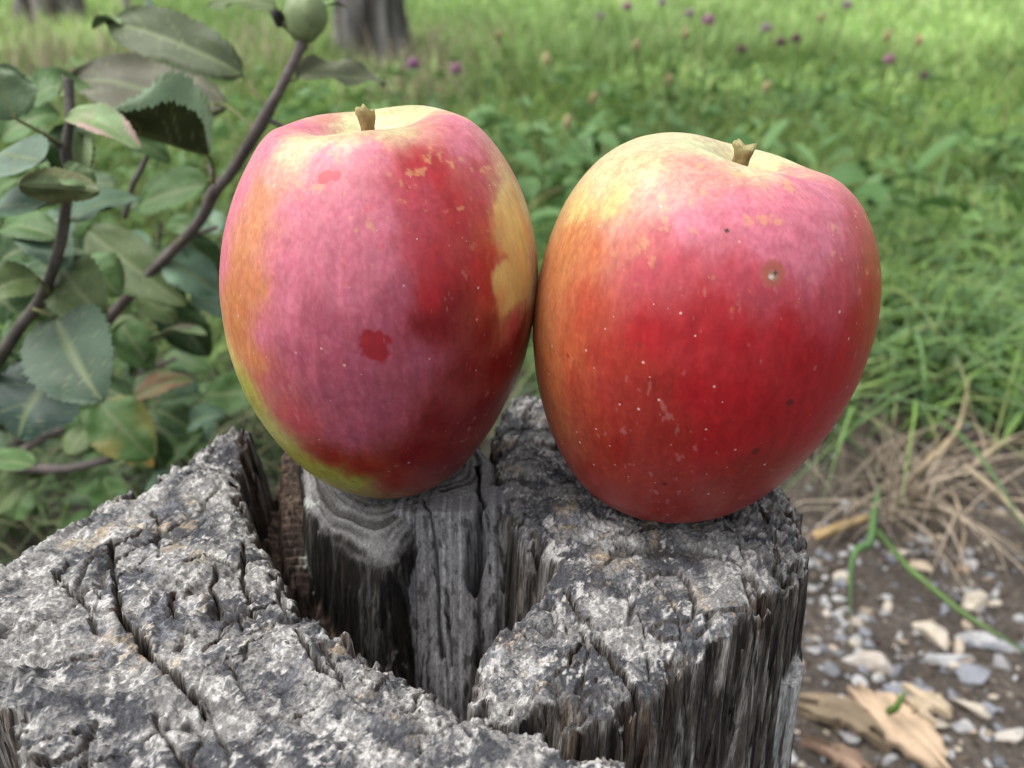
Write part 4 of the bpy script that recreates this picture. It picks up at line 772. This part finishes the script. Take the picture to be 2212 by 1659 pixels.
# ------------------------------------------------------------------ apple branches with every leaf its own part
def nrm(v): return v/np.linalg.norm(v)
def leaf(parent, o, base, tip, width, nh, fold=.25, sag=.12, curl=0., col=(.075, .125, .055), ucol=None, stalk=None, seed=0, edge=None, label=None, wave=.10):
    base = np.array(base); tip = np.array(tip); L = np.linalg.norm(tip-base); T0 = (tip-base)/L
    n0 = RT*nh[0]+UP*nh[1]-FW*nh[2]; n0 = nrm(n0-T0*(n0@T0)); g = np.random.default_rng(seed)
    nu, nv = 49, 13; u = np.linspace(0, 1, nu)[:, None]; v = np.linspace(-1, 1, nv)[None]
    mid = base+u*(tip-base)+n0*(sag*L*4*u*(1-u))*np.sign(1)
    Tm = np.gradient(mid, axis=0); Tm /= np.linalg.norm(Tm, axis=1)[:, None]; S = np.cross(Tm, np.tile(n0, (nu, 1))); S /= np.linalg.norm(S, axis=1)[:, None]; Nn = np.cross(S, Tm)
    w = (u**.55*(1-u)**.72); w = w/w.max()*width*.5; w = w*(1+.05*vn(u*5, u*0, seed))
    saw = (u*19) % 1.0; ww = w*(1+np.where(np.abs(v) > .95, .15*(saw-.5), 0))
    aa = fold+curl*np.abs(v)
    lat = ww*v*np.cos(aa); up = ww*np.abs(v)*np.sin(aa)+width*wave*vn(u*4.2+v*.7, v*1.6+seed*3.1, seed+7)*np.abs(v)+L*.03*vn(u*2.5, v*0+seed, seed+9)
    up = up-.010*width*np.abs(np.sin((u*8.5-np.abs(v)*2.2)*np.pi))*0
    P = mid[:, None]+S[:, None]*lat[..., None]+Nn[:, None]*up[..., None]
    dv = np.abs(((u*7.5-np.abs(v)*1.9+5) % 1.0)-.5); vein = np.maximum(sst(.07, .01, np.abs(v))*.75, .6*sst(.06, .0, np.abs(dv+.05*vn(u*14, v*6, seed)))*sst(1, .6, np.abs(v)))
    th = .00016*(1-np.abs(v)**4)+.00003
    A = P+Nn[:, None]*th[..., None]*.5; B = P-Nn[:, None]*th[..., None]*.5
    V = np.concatenate([A.reshape(-1, 3), B.reshape(-1, 3)]); Q = grid_quads(nu, nv); nA = nu*nv
    Qb = Q[:, ::-1]+nA; mi = [0]*len(Q)+[1]*len(Qb)
    ucol = ucol or tuple(.55*c+.07 for c in col); cc = np.array(col)*(1+.3*fbm(u*3, v*1.2+seed, seed+11, 3))[..., None]; cb = np.tile(np.array(ucol), (nu, nv, 1))
    if edge is not None:
        e = sst(.35, .9, np.abs(v)*.75+.55*vn(u*3.5, v+seed, seed+13)+.25*u)[..., None]; cc = cc*(1-e)+np.array(edge)*e; cb = cb*(1-e)+np.array(edge)*e
    C = np.concatenate([cc.reshape(-1, 3), cb.reshape(-1, 3)]); ve = np.concatenate([vein.ravel()]*2)
    if stalk is not None:
        s = np.array(stalk); mm = (s+base)/2+n0*.0015
        tv, tt = tube([s, mm, base, mid[4]], [.00085, .0007, .00062, .0003], 7, 0, 0, 5); tq = np.concatenate([tt, tt[:, 2:3]], 1)
        k0 = len(V); V = np.concatenate([V, tv]); C = np.concatenate([C, np.tile((.20, .21, .085), (len(tv), 1))]); ve = np.concatenate([ve, np.zeros(len(tv))])
        tri = tt+k0
    Fq = np.concatenate([Q, Qb]); T3 = np.concatenate([Fq[:, [0, 1, 2]], Fq[:, [0, 2, 3]]]); mi = np.array(mi+mi)
    if stalk is not None: T3 = np.concatenate([T3, tri]); mi = np.concatenate([mi, np.zeros(len(tri), int)])
    ob = link('leaf', mesh_np('leaf', V-o, T3, C, midx=mi, attrs={'vein': ve}), [m_leaf, m_under], parent)
    if label: ob['label'] = label
    return ob
DK, MD, OL, BL, LG, UN, PU = (.048, .100, .034), (.080, .160, .046), (.098, .145, .048), (.125, .215, .135), (.20, .31, .125), (.125, .165, .075), (.165, .16, .11)  # BL: leaf green lightened by a painted bluish sky reflection
def branch(label, path, rads, col, seed, leaves, twigs=(), fruit=None):
    P = [at(*p) for p in path]; o = P[-1].copy(); t = tag(empty('apple_branch', o), label, 'branch', 'apple tree branches')
    parts = [tube(P, rads, 12, .10, seed, 7)]+[tube([at(*q) for q in tw], [r0, r1] if len(tw) == 2 else np.linspace(r0, r1, len(tw)), 9, .12, seed+3, 6) for tw, r0, r1 in twigs]
    Vs, Ts, k = [], [], 0
    for v, tt in parts: Vs.append(v); Ts.append(tt+k); k += len(v)
    V = np.concatenate(Vs); c = np.array(col)*(1+.35*vn(V[:, 0]*260, V[:, 2]*160, seed))[:, None]
    link('twig', mesh_np('twig', V-o, np.concatenate(Ts), c), m_bark, t)
    for i, l in enumerate(leaves):
        b, tp, w, nh, kw = l[0], l[1], l[2], l[3], dict(l[4]) if len(l) > 4 else {}
        if 'stalk' in kw: kw['stalk'] = at(*kw['stalk'])
        D = (b[2]+tp[2])/2; leaf(t, o, at(*b), at(*tp), w*1.22*D/F, nh, seed=seed*50+i, **kw)
    return t, o
RIGHT_LEAVES = [
    ((525, 165, .345), (228, 52, .36), 104, (-.35, .32, .85), dict(stalk=(582, 238, .345), col=(.075, .10, .045), ucol=UN, sag=.13, fold=.25, label='long arched leaf with a pale curled tip', edge=None)),
    ((262, 52, .352), (200, 62, .36), 34, (.2, .9, .3), dict(col=LG, fold=.3)),
    ((486, 228, .39), (158, 182, .40), 132, (.15, .42, .9), dict(stalk=(560, 290, .37), col=(.115, .115, .072), ucol=(.115, .115, .072), sag=.05, fold=.12, label='dull purplish leaf seen from its underside')),
    ((452, 338, .312), (214, 256, .295), 250, (.12, .82, .52), dict(stalk=(462, 395, .335), col=(.13, .20, .11), ucol=(.065, .085, .035), sag=-.02, fold=.92, label='leaf folded along its midrib, light green face behind a dark underside')),
    ((640, 170, .345), (832, 184, .36), 78, (-.05, .5, .85), dict(stalk=(612, 190, .34), col=(.14, .155, .09), fold=.35, sag=.06, wave=.14)),
    ((600, 22, .345), (452, 14, .36), 56, (-.1, .45, .85), dict(stalk=(640, 70, .335), col=OL, fold=.3, sag=.08)),
    ((690, 22, .335), (752, 16, .34), 26, (.2, .8, .5), dict(stalk=(668, 60, .333), col=LG, fold=.4)),
    ((448, 400, .385), (292, 448, .40), 92, (.1, .35, .9), dict(stalk=(470, 385, .36), col=MD, fold=.15, sag=.06)),
    ((196, 500, .40), (402, 660, .385), 96, (-.3, .25, .9), dict(col=OL, ucol=UN, fold=.12, sag=.08)),
    ((352, 562, .385), (478, 640, .40), 84, (.1, .45, .85), dict(stalk=(395, 515, .375), col=BL, fold=.2)),
    ((410, 640, .40), (500, 690, .415), 60, (.2, .6, .7), dict(col=BL, fold=.1)),
    ((395, 515, .39), (480, 600, .41), 60, (.3, .3, .9), dict(col=DK)),
    ((330, 742, .40), (446, 722, .39), 50, (.05, .85, .4), dict(col=LG, fold=.45, edge=(.30, .22, .15), label='small bright leaf with a pinkish tip')),
    ((262, 700, .42), (330, 800, .42), 70, (.1, .3, .9), dict(col=MD)), ((350, 650, .44), (450, 770, .45), 80, (.0, .4, .9), dict(col=DK)),
    ((300, 640, .43), (380, 700, .43), 60, (.2, .5, .8), dict(col=OL)), ((262, 300, .42), (370, 350, .43), 64, (-.1, .6, .8), dict(col=MD, stalk=(320, 330, .425))),
    ((215, 870, .40), (330, 990, .40), 108, (.1, .25, .95), dict(col=MD, edge=(.22, .21, .06), label='leaf yellowing and reddening along its edge')),
    ((262, 968, .42), (330, 1008, .42), 44, (.1, .5, .8), dict(col=MD, edge=(.40, .25, .06), label='little leaf with an orange edge')),
    ((290, 860, .46), (420, 820, .47), 50, (.1, .6, .7), dict(col=OL, edge=(.22, .13, .07))), ((330, 880, .48), (440, 950, .49), 60, (.0, .6, .8), dict(col=DK)),
]
_g = np.random.default_rng(21)                    # the many half-hidden leaves deeper in the bush
for i_ in range(84):
    px, py, D = _g.uniform(-40, 470), _g.uniform(380, 1010) if i_ < 50 else _g.uniform(820, 1130), _g.uniform(.42, .58); a = _g.uniform(0, 6.28); l = _g.uniform(70, 135)
    if py > 900 and (px > 400 or D > .40/(.454+.891*(py-829.5)/F)-.03): D = min(D, .40/(.454+.891*(py-829.5)/F)-.04)
    RIGHT_LEAVES.append(((px, py, D), (px+l*math.cos(a), py+l*.75*math.sin(a), D+_g.normal(0, .012)), l*_g.uniform(.45, .62), (_g.normal(0, .3), _g.uniform(.15, .8), .8), dict(col=[DK, MD, OL, DK, BL, MD][_g.integers(6)], fold=_g.uniform(.05, .5), sag=_g.uniform(0, .14), wave=.1)))
tR, oR = branch('long bare-tipped apple branch rising diagonally behind the taller apple', [(652, 92, .332), (640, 122, .333), (602, 200, .338), (574, 250, .343), (540, 308, .35), (500, 372, .357), (462, 415, .363), (440, 465, .37), (398, 515, .377), (340, 575, .386), (285, 632, .395), (235, 690, .405), (160, 790, .43), (80, 900, .47), (0, 1010, .53)],
    [.0028, .0021, .0021, .0026, .0026, .0025, .0029, .0024, .0024, .0025, .0026, .0027, .003, .0034, .004], (.105, .085, .080), 2, RIGHT_LEAVES,
    [([(472, 400, .363), (450, 360, .368)], .0014, .001), ([(332, 300, .43), (312, 350, .43), (288, 398, .43), (270, 470, .44)], .0013, .0018), ([(398, 515, .377), (470, 490, .38)], .0011, .0009), ([(572, 255, .343), (620, 278, .345)], .0012, .0009),
     ([(-20, 1012, .5), (60, 1010, .49), (150, 1012, .48), (280, 980, .48)], .0042, .002), ([(-10, 1020, .5), (60, 965, .49), (140, 925, .48)], .003, .0018), ([(270, 960, .5), (380, 950, .51), (470, 900, .52)], .003, .0014), ([(282, 812, .46), (340, 790, .47), (380, 775, .48)], .0016, .001), ([(346, 480, .4), (343, 540, .4)], .001, .0006)])
def fruitlet():
    c = at(660, 34, .332); V, T = stone_mesh((.0165, .0165, .019), 77, 1, 0); n = V/np.linalg.norm(V, axis=1)[:, None]
    up = nrm(at(672, -10, .335)-at(652, 90, .332)); s = n@up
    r = .0085*(1+.035*np.cos(5*np.arctan2(n[:, 0], n[:, 1]+.3*n[:, 2]))*(1-s*s))*(1.04-.12*np.maximum(0, -s)**3-.08*np.maximum(0, s)**4+.012*vn(n[:, 0]*3, n[:, 2]*3, 5)); V = n*r[:, None]+up*(s*.0016-.0022*sst(-.55, -1, s))[:, None]+c-oR
    cc = np.array((.15, .20, .085))*(1+.2*vn(n[:, 0]*4, n[:, 2]*4, 6))[:, None]
    f = link('fruitlet', mesh_np('fruitlet', V, T, cc), m_fruit, tR); 
    d = at(603, 40, .330); V, T = stone_mesh((.0055, .0065, .008), 78, .5, 5); link('bud', mesh_np('bud', V+d-oR, T, np.tile((.022, .018, .017), (len(V), 1)), smooth=False), m_bark, tR)
    V, T = tube([at(650, 88, .332), at(622, 62, .331), at(606, 46, .330)], [.0015, .0012, .0012], 8, .1, 1, 5); link('bud_stalk', mesh_np('bud_stalk', V-oR, T, np.tile((.12, .11, .06), (len(V), 1))), m_bark, tR)
fruitlet()
LEFT_LEAVES = [
    ((150, 255, .292), (304, 322, .285), 74, (.2, .55, .8), dict(stalk=(150, 268, .30), col=LG, ucol=(.2, .26, .14), fold=.35, edge=(.42, .30, .25), label='small pale leaf with a pinkish brown curled edge')),
    ((36, 258, .285), (-30, 140, .28), 108, (.25, .3, .9), dict(stalk=(132, 312, .30), col=(.13, .20, .105), fold=.2, sag=.08)),
    ((30, 250, .30), (-60, 210, .30), 40, (.1, .7, .6), dict(col=(.22, .23, .07))),
    ((-40, 360, .29), (98, 345, .275), 140, (.05, .72, .68), dict(col=(.125, .19, .135), fold=-.05, sag=.08, wave=.12)),
    ((-60, 480, .30), (120, 440, .28), 110, (.0, .75, .65), dict(col=BL, fold=.12, sag=.06)),
    ((40, 402, .262), (214, 414, .268), 70, (-.05, -.35, .9), dict(col=(.085, .12, .045), ucol=(.09, .13, .05), fold=-.5, sag=-.16, edge=(.15, .165, .07), label='leaf rolled into a boat shape with a yellowish rim')),
    ((132, 378, .27), (208, 396, .272), 52, (.3, .3, .9), dict(col=(.10, .16, .06), fold=.3)),
    ((150, 478, .31), (306, 430, .33), 104, (-.1, .68, .72), dict(stalk=(140, 520, .31), col=BL, fold=.12, sag=.08, edge=None)),
    ((128, 520, .315), (0, 500, .33), 70, (.0, .6, .8), dict(col=MD)),
    ((85, 500, .33), (150, 580, .31), 90, (.0, .55, .8), dict(col=BL)),
    ((178, 292, .285), (168, 400, .282), 40, (.6, .2, .8), dict(col=(.16, .22, .10), fold=.7, label='narrow pale leaf folded nearly shut')),
    ((160, 270, .31), (150, 400, .315), 80, (.3, .2, .9), dict(col=DK, fold=.1)),
    ((80, 600, .30), (-30, 640, .29), 92, (.0, .35, .9), dict(stalk=(105, 632, .31), col=OL, fold=.15)),
    ((130, 575, .32), (232, 690, .31), 112, (-.2, .3, .95), dict(col=OL, fold=.1)),
    ((125, 690, .312), (222, 868, .29), 172, (-.15, .42, .88), dict(stalk=(72, 668, .31), col=(.060, .105, .062), fold=.18, sag=.07, wave=.04, label='broad dark leaf hanging point down beside the taller apple')),
    ((140, 770, .34), (40, 950, .33), 172, (.05, .5, .85), dict(stalk=(95, 700, .32), col=(.036, .070, .052), fold=.12, edge=None, label='dark leaf with a few yellow specks low on the left')),
    ((20, 690, .33), (130, 790, .34), 90, (.0, .5, .85), dict(col=MD)), ((-10, 720, .35), (70, 860, .36), 90, (.2, .4, .9), dict(col=DK)),
    ((60, 220, .34), (200, 190, .35), 90, (.0, .5, .8), dict(col=MD)), ((180, 560, .36), (260, 640, .36), 84, (.1, .4, .9), dict(col=MD)),
    ((0, 560, .36), (100, 540, .37), 90, (.1, .5, .8), dict(col=DK)), ((0, 300, .37), (130, 250, .38), 90, (.1, .5, .85), dict(col=MD)), ((-30, 620, .37), (60, 700, .37), 90, (.0, .5, .9), dict(col=DK)),
    ((150, 175, .302), (128, 210, .30), 22, (.3, .3, .9), dict(col=LG)),
]
branch('dark cut-off apple shoot standing at the left edge', [(148, 172, .300), (150, 220, .300), (150, 270, .300), (143, 330, .302), (152, 380, .304), (142, 450, .306), (132, 520, .308), (112, 590, .311), (82, 655, .314), (45, 705, .318), (5, 765, .325), (-60, 860, .35), (-120, 960, .40)],
    [.0019, .0018, .0017, .0021, .0019, .0020, .0021, .0021, .0023, .0024, .0025, .003, .0035], (.075, .065, .055), 5, LEFT_LEAVES, [([(146, 185, .3), (136, 165, .3)], .0012, .0008), ([(143, 325, .302), (90, 285, .295)], .0010, .0008), ([(150, 272, .3), (166, 258, .298)], .001, .0006), ([(85, 700, .33), (30, 790, .34)], .001, .0008)])
